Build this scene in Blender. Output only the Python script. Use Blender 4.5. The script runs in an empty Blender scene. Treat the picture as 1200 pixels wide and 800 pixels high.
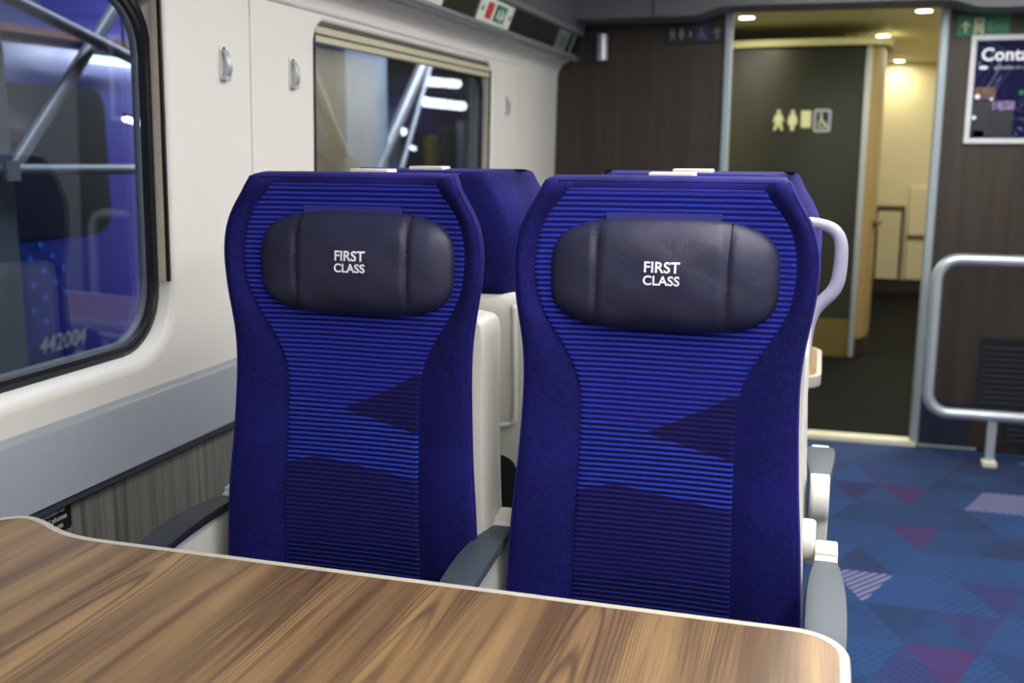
import bpy, bmesh, math, random
from mathutils import Vector, Matrix
random.seed(7)
S = bpy.context.scene
COL = S.collection
PI = math.pi
def lin(c):
    c = c / 255.0
    return c / 12.92 if c <= .04045 else ((c + .055) / 1.055) ** 2.4
def rgb(r, g, b): return (lin(r), lin(g), lin(b), 1.0)

# ------------------------------------------------------------------ camera, world, lights
S.view_settings.view_transform = 'Standard'
S.view_settings.look = 'None'
S.view_settings.exposure = 0.0
S.view_settings.gamma = 1.0
S.view_settings.use_curve_mapping = False
cd = bpy.data.cameras.new('camera')
cd.sensor_width = 36.0
cd.lens = 1229.95 / 1200.0 * 36.0
cd.clip_start = .02
cd.dof.use_dof = True
cd.dof.focus_distance = 1.52
cd.dof.aperture_fstop = 4.2
cam = bpy.data.objects.new('camera', cd); COL.objects.link(cam)
CX = Vector((0.9591139, 0.28298316, 0.00458948))      # camera right in world
CD = Vector((0.05610031, -0.17419631, -0.98311159))   # camera down
CF = Vector((-0.27740455, 0.94317346, -0.18294955))   # camera forward
m = Matrix((CX, -CD, -CF)).transposed().to_4x4()
m.translation = (0, 0, 1.30)
cam.matrix_world = m
S.camera = cam

w = bpy.data.worlds.new('night'); S.world = w; w.use_nodes = True
w.node_tree.nodes['Background'].inputs[0].default_value = (.02, .03, .06, 1)
w.node_tree.nodes['Background'].inputs[1].default_value = .5

def area(name, loc, sx, sy, power, col, rot=(0, 0, 0), spread=PI):
    l = bpy.data.lights.new(name, 'AREA'); l.shape = 'RECTANGLE'; l.size = sx; l.size_y = sy
    l.energy = power; l.color = col; l.spread = spread
    o = bpy.data.objects.new(name, l); o.location = loc; o.rotation_euler = rot; COL.objects.link(o)
    return o
WHITE = (1.0, .97, .93)
CEIL = 2.14
# ceiling luminaires of the coach (two runs of fluorescent lamps)
area('ceiling_lamp_light', (.02, 1.95, CEIL - .045), .30, 4.5, 42, WHITE)
area('ceiling_lamp_light', (.78, 1.95, CEIL - .045), .30, 4.5, 50, WHITE)
area('ceiling_lamp_light', (.02, -1.9, CEIL - .045), .30, 2.6, 10, WHITE)
area('ceiling_lamp_light', (.78, -1.9, CEIL - .045), .30, 2.6, 10, WHITE)
# station lamps outside
area('platform_light', (-2.0, 3.6, 2.95), .3, 5.0, 75, (.75, .86, 1), (0, .6, 0))
area('platform_light', (-1.9, 8.5, 2.9), .3, 5.0, 330, (.85, .92, 1), (0, .5, 0))
DOWN = [(-.487, 6.44), (.318, 7.67), (.468, 6.36), (.557, 9.90)]
for x, y in DOWN:
    area('downlight_light', (x, y, 2.02), .07, .07, 4.2, (1.0, .93, .62), (0, 0, 0))

area('vestibule_fill', (.95, 8.4, 2.0), .5, 1.6, 24, (1.0, .96, .80))  # unseen fill, added to brighten the far corridor
area('vestibule_fill', (.95, 5.7, 2.0), .5, .8, 26, (1.0, .96, .80))  # unseen pair, added so wall bounce lightens the vestibule ceiling
area('vestibule_fill', (-1.0, 5.7, 2.0), .5, .8, 22, (1.0, .96, .80))

# ------------------------------------------------------------------ node helpers
class V:
    """socket wrapper so that shader maths can be written as expressions"""
    def __init__(s, nt, sock): s.nt, s.s = nt, sock
    def _m(s, op, *a):
        n = s.nt.nodes.new('ShaderNodeMath'); n.operation = op
        for i, v in enumerate((s,) + a):
            if isinstance(v, V): s.nt.links.new(v.s, n.inputs[i])
            else: n.inputs[i].default_value = v
        return V(s.nt, n.outputs[0])
    def __add__(s, o): return s._m('ADD', o)
    __radd__ = __add__
    def __mul__(s, o): return s._m('MULTIPLY', o)
    __rmul__ = __mul__
    def __sub__(s, o): return s._m('SUBTRACT', o)
    def __rsub__(s, o): return s._m('MULTIPLY', -1.0)._m('ADD', o)
    def __truediv__(s, o): return s._m('DIVIDE', o)
    def gt(s, o): return s._m('GREATER_THAN', o)
    def lt(s, o): return s._m('LESS_THAN', o)
    def floor(s): return s._m('FLOOR')
    def fract(s): return s._m('FRACT')
    def sin(s): return s._m('SINE')
    def abs(s): return s._m('ABSOLUTE')
    def pow(s, e): return s._m('POWER', e)
    def min(s, o): return s._m('MINIMUM', o)
    def max(s, o): return s._m('MAXIMUM', o)
    def smooth(s, a, b):
        n = s.nt.nodes.new('ShaderNodeMapRange'); n.interpolation_type = 'SMOOTHSTEP'
        s.nt.links.new(s.s, n.inputs[0]); n.inputs[1].default_value = a; n.inputs[2].default_value = b
        return V(s.nt, n.outputs[0])
def newmat(name, base=(.5, .5, .5, 1), rough=.5, metal=0, **kw):
    mt = bpy.data.materials.new(name); mt.use_nodes = True
    b = mt.node_tree.nodes['Principled BSDF']
    b.inputs['Base Color'].default_value = base
    b.inputs['Roughness'].default_value = rough
    b.inputs['Metallic'].default_value = metal
    for k, v in kw.items(): b.inputs[k.replace('_', ' ')].default_value = v
    return mt
def nodes(mt): return mt.node_tree, mt.node_tree.nodes['Principled BSDF']
def coords(nt, kind='Object'):
    tc = nt.nodes.new('ShaderNodeTexCoord'); sp = nt.nodes.new('ShaderNodeSeparateXYZ')
    nt.links.new(tc.outputs[kind], sp.inputs[0])
    return tc.outputs[kind], V(nt, sp.outputs[0]), V(nt, sp.outputs[1]), V(nt, sp.outputs[2])
def mix(nt, f, a, b):
    n = nt.nodes.new('ShaderNodeMix'); n.data_type = 'RGBA'
    for i, v in ((0, f), (6, a), (7, b)):
        if isinstance(v, V): nt.links.new(v.s, n.inputs[i])
        elif isinstance(v, bpy.types.NodeSocket): nt.links.new(v, n.inputs[i])
        else: n.inputs[i].default_value = v
    return n.outputs[2]
def noise(nt, vec, scale, detail=3, rough=.5, stretch=None, dist=0):
    if stretch:
        mp = nt.nodes.new('ShaderNodeMapping'); mp.inputs['Scale'].default_value = stretch
        nt.links.new(vec, mp.inputs[0]); vec = mp.outputs[0]
    n = nt.nodes.new('ShaderNodeTexNoise'); n.inputs['Scale'].default_value = scale
    n.inputs['Detail'].default_value = detail; n.inputs['Roughness'].default_value = rough
    n.inputs['Distortion'].default_value = dist
    nt.links.new(vec, n.inputs['Vector'])
    return V(nt, n.outputs[0])
def combine(nt, x, y, z):
    n = nt.nodes.new('ShaderNodeCombineXYZ')
    for i, v in enumerate((x, y, z)):
        if isinstance(v, V): nt.links.new(v.s, n.inputs[i])
        else: n.inputs[i].default_value = v
    return n.outputs[0]
def bump(nt, bsdf, h, strength=.3, dist=.001):
    n = nt.nodes.new('ShaderNodeBump'); n.inputs['Strength'].default_value = strength
    n.inputs['Distance'].default_value = dist
    nt.links.new(h.s, n.inputs['Height']); nt.links.new(n.outputs[0], bsdf.inputs['Normal'])

# ------------------------------------------------------------------ materials
M = {}
def speckled(name, c, rough, amt=.04, sc=60, bmp=.05, metal=0, **kw):
    mt = newmat(name, rgb(*c), rough, metal, **kw); nt, b = nodes(mt)
    vec, x, y, z = coords(nt)
    n = noise(nt, vec, sc, 4)
    f = lambda k: tuple(min(1, v * k) for v in rgb(*c)[:3]) + (1,)
    nt.links.new(mix(nt, n.smooth(.3, .7), f(1 - amt), f(1 + amt)), b.inputs['Base Color'])
    bump(nt, b, n, bmp, .001)
    M[name] = mt; return mt
speckled('wall_panel', (204, 203, 200), .6, amt=.012, sc=300, bmp=.02)
speckled('wall_reveal', (216, 215, 212), .35, amt=.01, bmp=.02)
speckled('grey_ledge', (142, 148, 160), .36, amt=.015, bmp=.02)
speckled('grey_ledge_lip', (140, 148, 154), .32, amt=.015, bmp=.02)
speckled('dark_trim', (52, 56, 66), .45)
speckled('white_plastic', (208, 207, 200), .38, amt=.015, bmp=.02)
speckled('lilac_plastic', (156, 152, 178), .35, amt=.02, bmp=.02)
speckled('cream_edge', (176, 171, 158), .5, amt=.02)
speckled('gasket', (14, 17, 26), .35)
speckled('black_plastic', (12, 13, 15), .4)
speckled('blind', (176, 172, 150), .6)
speckled('blind_dark', (70, 68, 58), .6)
speckled('seam_beige', (150, 140, 125), .7)
speckled('arm_pad', (56, 66, 76), .48, bmp=.1, sc=300)
speckled('arm_pad_shaded', (22, 26, 38), .48, bmp=.1, sc=300)  # arm pad colour darkened: shade on the window-side pad put into it
speckled('silver', (176, 184, 192), .36, metal=.55)
speckled('jamb', (150, 162, 168), .4, metal=.3)
speckled('grey_ceiling', (88, 90, 96), .6)
speckled('rack_dark', (84, 88, 96), .5)
speckled('rack_rail', (110, 118, 122), .4)
speckled('navy_panel', (30, 34, 52), .35)
speckled('vent_navy', (8, 14, 30), .8)
speckled('threshold', (205, 203, 178), .45)
speckled('toilet_door', (40, 42, 34), .34)
speckled('kick_plate', (120, 105, 60), .35, metal=.5)
speckled('tan_wall', (150, 128, 88), .5)
speckled('cream_wall', (208, 200, 168), .5)
speckled('vest_ceiling', (205, 202, 160), .6)
speckled('vest_floor', (12, 14, 15), .85, Specular_IOR_Level=.1)
speckled('skirting_dark', (38, 30, 20), .6)
speckled('handrail_tan', (80, 62, 40), .5)
speckled('sign_green', (16, 110, 76), .5)
speckled('sign_red', (190, 50, 40), .5)
speckled('sign_white', (205, 212, 205), .5)
speckled('pictogram', (196, 200, 160), .5)
speckled('pictogram_grey', (96, 110, 112), .5)
speckled('sign_black', (14, 14, 18), .5)
speckled('sign_indigo', (30, 26, 78), .5)
speckled('print_white', (235, 238, 250), .6)
speckled('print_grey', (170, 165, 165), .6)
speckled('poster_frame', (205, 208, 212), .35)
speckled('charcoal_grey', (30, 30, 32), .8)  # even dark grey of outer skin, kick panels and seat bases
speckled('column_grey', (150, 162, 175), .5, amt=.1, sc=6)
speckled('column_dark', (96, 106, 108), .5, amt=.1, sc=6)
speckled('pictogram_green', (96, 150, 124), .5)
speckled('tube_grey', (160, 160, 158), .4, metal=.3)
speckled('dot_blue', (30, 100, 210), .5)
speckled('train_window', (30, 34, 38), .25)
speckled('train_trim', (58, 96, 120), .4)
speckled('train_orange', (120, 60, 45), .5)
speckled('yellow_paint', (170, 150, 40), .5)
speckled('roof_far', (40, 44, 60), .7)
speckled('ground_far', (46, 46, 50), .9)

def emat(name, c, s):
    mt = newmat(name, (0, 0, 0, 1), .5); nt, b = nodes(mt)
    b.inputs['Emission Color'].default_value = c; b.inputs['Emission Strength'].default_value = s
    M[name] = mt
emat('lamp_white', (.95, .98, 1, 1), 5.0)
emat('reflection_cyan', (.75, .95, 1, 1), 3.0)  # glow for a lamp reflected on the neighbouring train
emat('lamp_warm', (1, .95, .8, 1), 8.0)
emat('lamp_ceiling', (1, .97, .93, 1), 5.0)

# window glass: clear pane with a Fresnel reflection
mt = bpy.data.materials.new('glass'); mt.use_nodes = True; nt = mt.node_tree; nt.nodes.clear()
o_ = nt.nodes.new('ShaderNodeOutputMaterial'); mx = nt.nodes.new('ShaderNodeMixShader')
tr = nt.nodes.new('ShaderNodeBsdfTransparent'); tr.inputs[0].default_value = (.80, .84, .92, 1)
gl = nt.nodes.new('ShaderNodeBsdfGlossy'); gl.inputs['Roughness'].default_value = 0.0
gl.inputs[0].default_value = (.9, .92, 1, 1)
fr = nt.nodes.new('ShaderNodeFresnel')
ge = nt.nodes.new('ShaderNodeNewGeometry'); mr = nt.nodes.new('ShaderNodeMapRange')
mr.inputs[3].default_value = 1.5; mr.inputs[4].default_value = 1 / 1.5      # the same pane from either face
nt.links.new(ge.outputs['Backfacing'], mr.inputs[0]); nt.links.new(mr.outputs[0], fr.inputs[0])
fm = nt.nodes.new('ShaderNodeMath'); fm.operation = 'MULTIPLY'; fm.inputs[1].default_value = 1.4; fm.use_clamp = True   # double glazing
nt.links.new(fr.outputs[0], fm.inputs[0]); nt.links.new(fm.outputs[0], mx.inputs[0]); nt.links.new(tr.outputs[0], mx.inputs[1])
nt.links.new(gl.outputs[0], mx.inputs[2]); nt.links.new(mx.outputs[0], o_.inputs[0]); M['glass'] = mt

# velvet of the seat covers
def velvet(name, c, c2):
    mt = newmat(name, rgb(*c), .85); nt, b = nodes(mt)
    vec, x, y, z = coords(nt)
    a = noise(nt, vec, 520, 3, .8); f = noise(nt, vec, 7, 3, .6, dist=.4)
    f2 = noise(nt, vec, 130, 3, .7, stretch=(1.5, 1, .8))
    t = (a * .50 + f * .26 + f2 * .24).smooth(.38, .62)
    nt.links.new(mix(nt, t, rgb(*c), rgb(*c2)), b.inputs['Base Color'])
    b.inputs['Sheen Weight'].default_value = .34; b.inputs['Sheen Roughness'].default_value = .30
    b.inputs['Sheen Tint'].default_value = rgb(138, 126, 235)
    b.inputs['Specular IOR Level'].default_value = .15
    bump(nt, b, a, .35, .0008); M[name] = mt
velvet('seat_velvet', (10, 10, 56), (28, 25, 104))

# striped moquette of the seat centre
PER = .0079
def moquette():
    mt = newmat('seat_stripes', rgb(30, 40, 150), .85); nt, b = nodes(mt)
    vec, x, y, z = coords(nt)
    wob = noise(nt, vec, 9, 2, .5) * .0022
    zz = z + wob
    ph = ((zz) / PER * (2 * PI)).sin() * .5 + .5          # 1 on a ridge
    fine = noise(nt, vec, 520, 3, .8, stretch=(.6, 1, 1))
    row = (zz / PER).floor()
    jit = noise(nt, combine(nt, row * 7.13, 0.0, 0.0), 1.0, 0) * .02 - .01
    xj = x + jit
    # zones, in the coordinates of the cloth
    tri = (xj + .013).gt(0) .__mul__((z - (.881 + 0.0) - (xj + .013) * .52).lt(0)).__mul__((z - .881 + (xj + .013) * .24).gt(0))
    hill_z = .803 - (xj + .060).abs() * .145 - (x + .060).lt(0) * ((x + .060).abs() * .12)
    hill = (z - hill_z).lt(0)
    low = (z - (.652 + (xj + .12) * .075)).lt(0)
    band = (z - (.885 - (x * .12))).lt(0)
    patch_r = (x * 8 - .25 + (fine * .6 - .3)).smooth(0, .9) * (z - .655).smooth(0, .03)
    patch_l = (x * -14 - 1.15 + (fine * .6 - .3)).smooth(0, .6) * (z - .72).lt(0) * (z - .655).gt(0)
    top_hi, top_lo = rgb(48, 60, 190), rgb(13, 9, 74)
    mid_hi, mid_lo = rgb(46, 68, 204), rgb(4, 2, 44)
    hi = mix(nt, band, top_hi, mid_hi); lo = mix(nt, band, top_lo, mid_lo)
    hi = mix(nt, tri, hi, rgb(33, 28, 94)); lo = mix(nt, tri, lo, rgb(10, 6, 54))
    hi = mix(nt, hill, hi, rgb(37, 34, 106)); lo = mix(nt, hill, lo, rgb(8, 4, 56))
    hi = mix(nt, hill * (patch_r * .55 + patch_l * .8).min(1.0), hi, rgb(34, 46, 134))
    hi = mix(nt, low, hi, rgb(44, 64, 182)); lo = mix(nt, low, lo, rgb(5, 2, 34))
    e1 = ph.smooth(.36, .70); e2 = ph.smooth(.74, .95)
    t = e1 * (1 - low) + e2 * low
    col = mix(nt, t, lo, hi)
    col = mix(nt, fine.smooth(.40, .66) * .42, col, rgb(12, 10, 60))
    nt.links.new(col, b.inputs['Base Color'])
    b.inputs['Sheen Weight'].default_value = .35; b.inputs['Sheen Tint'].default_value = rgb(110, 120, 255)
    b.inputs['Sheen Roughness'].default_value = .4
    b.inputs['Specular IOR Level'].default_value = .15
    bump(nt, b, fine + ph * .5, .35, .001); M['seat_stripes'] = mt
moquette()

def leather():
    mt = newmat('leather', rgb(42, 42, 64), .48); nt, b = nodes(mt)
    vec, x, y, z = coords(nt)
    a = noise(nt, vec, 420, 3, .6); f = noise(nt, vec, 16, 3, .5, dist=.8)
    nt.links.new(mix(nt, f.smooth(.3, .7), rgb(29, 31, 56), rgb(36, 38, 67)), b.inputs['Base Color'])
    bump(nt, b, a * .25 + f * 3.0, .35, .0025); M['leather'] = mt
leather()
speckled('leather_seam', (16, 16, 30), .6)

def wood_table():
    mt = newmat('table_wood', rgb(150, 115, 80), .42); nt, b = nodes(mt)
    vec, x, y, z = coords(nt)
    wv = noise(nt, vec, 2.2, 2, .5, stretch=(1.6, .5, 1))
    xw = x + wv * .05 + noise(nt, vec, 1.1, 1, .5, stretch=(1, .3, 1)) * .12
    wide = noise(nt, combine(nt, xw * 17, y * .6, 0.0), 1.0, 2, .55)
    med = noise(nt, combine(nt, xw * 75, y * 1.6, 3.0), 1.0, 3, .6)
    fine = noise(nt, combine(nt, xw * 620, y * 6.0, 7.0), 1.0, 3, .65)
    # cathedral figure: nested arches running along the grain
    cath = (((xw * 5.2 + .3).fract() - .5).abs())
    arch = ((cath * cath * 60 + y * 3.2 + wv * 4) * 9.0).sin() * .5 + .5
    am = noise(nt, combine(nt, xw * 5, y * .9, 11.0), 1.0, 1).smooth(.46, .58)
    c = mix(nt, wide.smooth(.32, .68), rgb(88, 66, 44), rgb(142, 113, 76))
    c = mix(nt, med.smooth(.50, .68) * .65, c, rgb(70, 51, 35))
    c = mix(nt, med.smooth(.50, .30) * .35, c, rgb(160, 130, 90))
    c = mix(nt, arch.pow(4.0) * am * .75, c, rgb(60, 43, 32))
    c = mix(nt, fine.smooth(.48, .66) * .42, c, rgb(64, 47, 36))
    nt.links.new(c, b.inputs['Base Color'])
    bump(nt, b, fine + med, .12, .0006); M['table_wood'] = mt
wood_table()

def wood_dark(name, c1, c2, sx, axis='x'):
    mt = newmat(name, rgb(*c1), .5); nt, b = nodes(mt)
    vec, x, y, z = coords(nt)
    h = x if axis == 'x' else y
    n1 = noise(nt, combine(nt, h * sx, z * 1.2, 1.0), 1.0, 3, .6)
    n2 = noise(nt, combine(nt, h * sx * 5, z * 4.0, 5.0), 1.0, 3, .6)
    c = mix(nt, n1.smooth(.3, .7), rgb(*c1), rgb(*c2))
    c = mix(nt, n2.smooth(.45, .75) * .5, c, tuple(v * .55 for v in rgb(*c1)[:3]) + (1,))
    nt.links.new(c, b.inputs['Base Color']); bump(nt, b, n2, .1, .0006); M[name] = mt
wood_dark('partition_wood', (31, 25, 18), (52, 41, 30), 22)
wood_dark('laminate_grey', (78, 79, 76), (122, 121, 116), 60, 'y')

def carpet():
    mt = newmat('carpet', rgb(20, 60, 120), .95); nt, b = nodes(mt)
    vec, x, y, z = coords(nt)
    bb = (y - 4.215) / .235
    aa = (x - .27) / .19 - bb * .5
    ia, ib = aa.floor(), bb.floor()
    up = (aa.fract() + bb.fract()).gt(1)
    def h(k, two):
        n = nt.nodes.new('ShaderNodeTexWhiteNoise'); n.noise_dimensions = '3D'
        nt.links.new(combine(nt, ia, ib, (up * 1.0 + k) if two else (up * 0.0 + k)), n.inputs['Vector'])
        return V(nt, n.outputs[0])
    r1, r2, r3 = h(3.0, True), h(9.0, False), h(17.0, True)
    base = mix(nt, r2, rgb(9, 24, 60), rgb(15, 58, 108))
    base = mix(nt, r1 * .6, base, rgb(14, 64, 116))
    base = mix(nt, r3.gt(.90) * .7, base, rgb(38, 34, 92))
    def cell(a, b_, t):
        return ((ia - a).abs().lt(.5)) * ((ib - b_).abs().lt(.5)) * ((up - t).abs().lt(.5))
    pur = cell(0, -1, 1).max(cell(5, -8, 0)).max(cell(1, -3, 1)).max(cell(3, -7, 1))
    lil = cell(1, -5, 1).max(cell(2, -1, 0)).max(cell(2, -1, 1)).max(cell(3, -1, 0)).max(cell(5, -6, 1)).max(cell(6, -6, 0)).max(r3.lt(.012))
    base = mix(nt, pur, base, rgb(54, 28, 84))
    d = r1.gt(.5)
    st = ((x * .8 + y * .6) * (1 - d) + (x * -.8 + y * .6) * d)
    s1 = (st * 2 * PI / .022).sin() * .5 + .5
    s2 = (y * 2 * PI / .028).sin() * .5 + .5
    strp = s1.smooth(.35, .65)
    darker = mix(nt, .62, base, rgb(10, 18, 60))
    col = mix(nt, strp * (.25 + r3 * .6), base, darker)
    lcol = mix(nt, strp, rgb(44, 46, 92), rgb(118, 118, 150))
    col = mix(nt, lil, col, lcol)
    f = noise(nt, vec, 500, 2, .8); g = noise(nt, vec, 3, 3, .6)
    col = mix(nt, f.smooth(.4, .8) * .25, col, rgb(8, 16, 50))
    col = mix(nt, g.smooth(.4, .7) * .25, col, rgb(18, 66, 116))
    nt.links.new(col, b.inputs['Base Color']); bump(nt, b, f, .5, .002); M['carpet'] = mt
carpet()

def train_body():
    mt = newmat('train_livery', rgb(34, 30, 110), .28); nt, b = nodes(mt)
    vec, x, y, z = coords(nt)
    g = noise(nt, vec, 1.2, 2)
    nt.links.new(mix(nt, (y * .6 + g * .5 - 2.6).smooth(0, 1), rgb(26, 50, 118), rgb(84, 68, 166)), b.inputs['Base Color'])
    M['train_livery'] = mt
train_body()
def poster_art():
    mt = newmat('poster_art', rgb(16, 20, 60), .3); nt, b = nodes(mt)
    vec, x, y, z = coords(nt)
    n = noise(nt, vec, 5, 2, .5, dist=1.5)
    line = ((n * 40).sin()).smooth(.93, 1.0) * .35
    c = mix(nt, (x * -3.2 + 1.9).smooth(0, 1), rgb(16, 16, 58), rgb(30, 90, 170))
    nt.links.new(mix(nt, line, c, rgb(150, 160, 200)), b.inputs['Base Color']); b.inputs['Roughness'].default_value = .6; b.inputs['Specular IOR Level'].default_value = .1; M['poster_art'] = mt
poster_art()

# ------------------------------------------------------------------ mesh helpers
def link(name, bm, mat, parent=None, smooth=False, kind=None, bevel=0, seg=2, auto=None):
    me = bpy.data.meshes.new(name)
    bmesh.ops.recalc_face_normals(bm, faces=bm.faces[:])
    bm.to_mesh(me); bm.free()
    if isinstance(mat, str): mat = [mat]
    for k in mat: me.materials.append(M[k])
    o = bpy.data.objects.new(name, me); COL.objects.link(o)
    if smooth:
        for p in me.polygons: p.use_smooth = True
        if auto:
            me.set_sharp_from_angle(angle=auto)
    if bevel:
        md = o.modifiers.new('bevel', 'BEVEL'); md.width = bevel; md.segments = seg; md.limit_method = 'ANGLE'
        md.harden_normals = False
        for p in me.polygons: p.use_smooth = True
        me.set_sharp_from_angle(angle=math.radians(35))
    if parent: o.parent = parent
    if kind: o['kind'] = kind
    return o
def thing(name, label, cat, loc=(0, 0, 0), group=None):
    o = bpy.data.objects.new(name, None); COL.objects.link(o); o.location = loc
    o.empty_display_size = .1
    o['label'] = label; o['category'] = cat
    if group: o['group'] = group
    return o
def tag(o, label, cat, group=None):
    o['label'] = label; o['category'] = cat
    if group: o['group'] = group
    return o
def box(bm, x0, x1, y0, y1, z0, z1, mi=0):
    vs = [bm.verts.new((x, y, z)) for x in (x0, x1) for y in (y0, y1) for z in (z0, z1)]
    for f in ((0, 1, 3, 2), (4, 6, 7, 5), (0, 4, 5, 1), (2, 3, 7, 6), (0, 2, 6, 4), (1, 5, 7, 3)):
        bm.faces.new([vs[i] for i in f]).material_index = mi
def B(*a, mi=0):
    bm = bmesh.new(); box(bm, *a, mi=mi); return bm
def tube(bm, pts, r, n=14, closed=False, sx=1.0):
    """sweep a circle of radius r (or list) along pts"""
    P = [Vector(p) for p in pts]; rings = []
    up = Vector((0, 0, 1)); N = len(P); prev = None
    for i, p in enumerate(P):
        if closed: t = (P[(i + 1) % N] - P[i - 1])
        else: t = P[min(i + 1, N - 1)] - P[max(i - 1, 0)]
        t.normalize()
        if prev is None:
            a = t.cross(up) if abs(t.dot(up)) < .9 else t.cross(Vector((0, 1, 0)))
        else: a = prev - t * prev.dot(t)
        a.normalize(); b = t.cross(a); prev = a
        rr = r[i] if isinstance(r, (list, tuple)) else r
        rings.append([bm.verts.new(p + (a * math.cos(k * 2 * PI / n) + b * math.sin(k * 2 * PI / n) * sx) * rr) for k in range(n)])
    for i in range(N if closed else N - 1):
        A, C = rings[i], rings[(i + 1) % N]
        for k in range(n): bm.faces.new((A[k], A[(k + 1) % n], C[(k + 1) % n], C[k]))
    if not closed:
        bm.faces.new(rings[0]); bm.faces.new(rings[-1][::-1])
def smoothpts(pts, it=3, closed=False):
    P = [Vector(p) for p in pts]
    for _ in range(it):
        Q = [] if closed else [P[0]]
        n = len(P)
        for i in range(n if closed else n - 1):
            a, b = P[i], P[(i + 1) % n]
            Q += [a * .75 + b * .25, a * .25 + b * .75]
        if not closed: Q.append(P[-1])
        P = Q
    return P
def prism(bm, poly, fn, d0, d1, mi=0):
    """poly: list of 2-D points; fn(u,v,d)->3-D"""
    A = [bm.verts.new(fn(u, v, d0)) for u, v in poly]; Bv = [bm.verts.new(fn(u, v, d1)) for u, v in poly]
    n = len(poly)
    bm.faces.new(A).material_index = mi; bm.faces.new(Bv[::-1]).material_index = mi
    for i in range(n): bm.faces.new((A[i], A[(i + 1) % n], Bv[(i + 1) % n], Bv[i])).material_index = mi
def cyl(bm, c, axis, r, h, n=32, r2=None, mi=0):
    c = Vector(c); ax = Vector(axis).normalized()
    a = ax.cross(Vector((0, 0, 1)) if abs(ax.z) < .9 else Vector((0, 1, 0))).normalized(); b = ax.cross(a)
    r2 = r if r2 is None else r2
    A = [bm.verts.new(c + (a * math.cos(k * 2 * PI / n) + b * math.sin(k * 2 * PI / n)) * r) for k in range(n)]
    D = [bm.verts.new(c + ax * h + (a * math.cos(k * 2 * PI / n) + b * math.sin(k * 2 * PI / n)) * r2) for k in range(n)]
    bm.faces.new(A[::-1]).material_index = mi; bm.faces.new(D).material_index = mi
    for k in range(n): bm.faces.new((A[k], A[(k + 1) % n], D[(k + 1) % n], D[k])).material_index = mi
def rr(y0, y1, z0, z1, r, n=12, m_=8, rt=None):
    """rounded rectangle loop, equal point counts whatever the radius"""
    pts = []
    rt = r if rt is None else rt
    cs = [(y1 - r, z0 + r, -PI / 2), (y1 - rt, z1 - rt, 0), (y0 + rt, z1 - rt, PI / 2), (y0 + r, z0 + r, PI)]
    rb = r; rs_ = [r, rt, rt, r]
    for i, (cy, cz, a0) in enumerate(cs):
        r = rs_[i]
        for k in range(m_ + 1):
            a = a0 + PI / 2 * k / m_
            pts.append((cy + r * math.cos(a), cz + r * math.sin(a)))
        nx = cs[(i + 1) % 4]
        r2_ = rs_[(i + 1) % 4]; e = (nx[0] + r2_ * math.cos(nx[2]), nx[1] + r2_ * math.sin(nx[2])); s = pts[-1]
        for k in range(1, n): pts.append((s[0] + (e[0] - s[0]) * k / n, s[1] + (e[1] - s[1]) * k / n))
    return pts
def interp(tab, t):
    if t <= tab[0][0]: return tab[0][1]
    for (a, va), (b, vb) in zip(tab, tab[1:]):
        if t <= b:
            f = (t - a) / (b - a); return va + (vb - va) * f
    return tab[-1][1]
def smtab(tab, lo, hi, n=140, r=4):
    xs = [lo + (hi - lo) * i / n for i in range(n + 1)]; v = [interp(tab, x) for x in xs]
    for _ in range(3):
        v = [sum(v[max(0, i - r):min(n, i + r) + 1]) / len(v[max(0, i - r):min(n, i + r) + 1]) for i in range(n + 1)]
    return list(zip(xs, v))
def text_mesh(name, s, size, mat, parent, fn, bold=0.0, align='CENTER', depth=.0008, spacing=1.0, line=1.0, shear=0):
    """lettering as a thin solid; fn(u, v, d) maps letter space to the place"""
    cu = bpy.data.curves.new(name, 'FONT'); cu.body = s; cu.size = size; cu.align_x = align
    cu.offset = bold; cu.extrude = depth / 2; cu.space_character = spacing; cu.space_line = line; cu.shear = shear
    cu.resolution_u = 4
    t = bpy.data.objects.new('tmp', cu); COL.objects.link(t)
    dg = bpy.context.evaluated_depsgraph_get(); me = bpy.data.meshes.new_from_object(t.evaluated_get(dg))
    bpy.data.objects.remove(t)
    for v in me.vertices: v.co = fn(v.co.x, v.co.y, v.co.z)
    me.name = name; me.materials.clear(); me.materials.append(M[mat])
    o = bpy.data.objects.new(name, me); COL.objects.link(o)
    if parent: o.parent = parent
    return o

# ------------------------------------------------------------------ room shell
WX = -1.226; YP = 4.835; YB = -3.4; XR = 1.32
link('floor', B(-1.30, XR, YB, YP - .02, -.06, 0), 'carpet', kind='structure')
link('floor', B(-1.5, 1.6, YP + .05, 10.4, -.06, -.002), 'vest_floor', kind='structure')
link('trim_1', B(-.45, .45, YP - .03, YP + .05, -.04, .022), 'threshold', kind='structure', bevel=.004)

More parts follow.
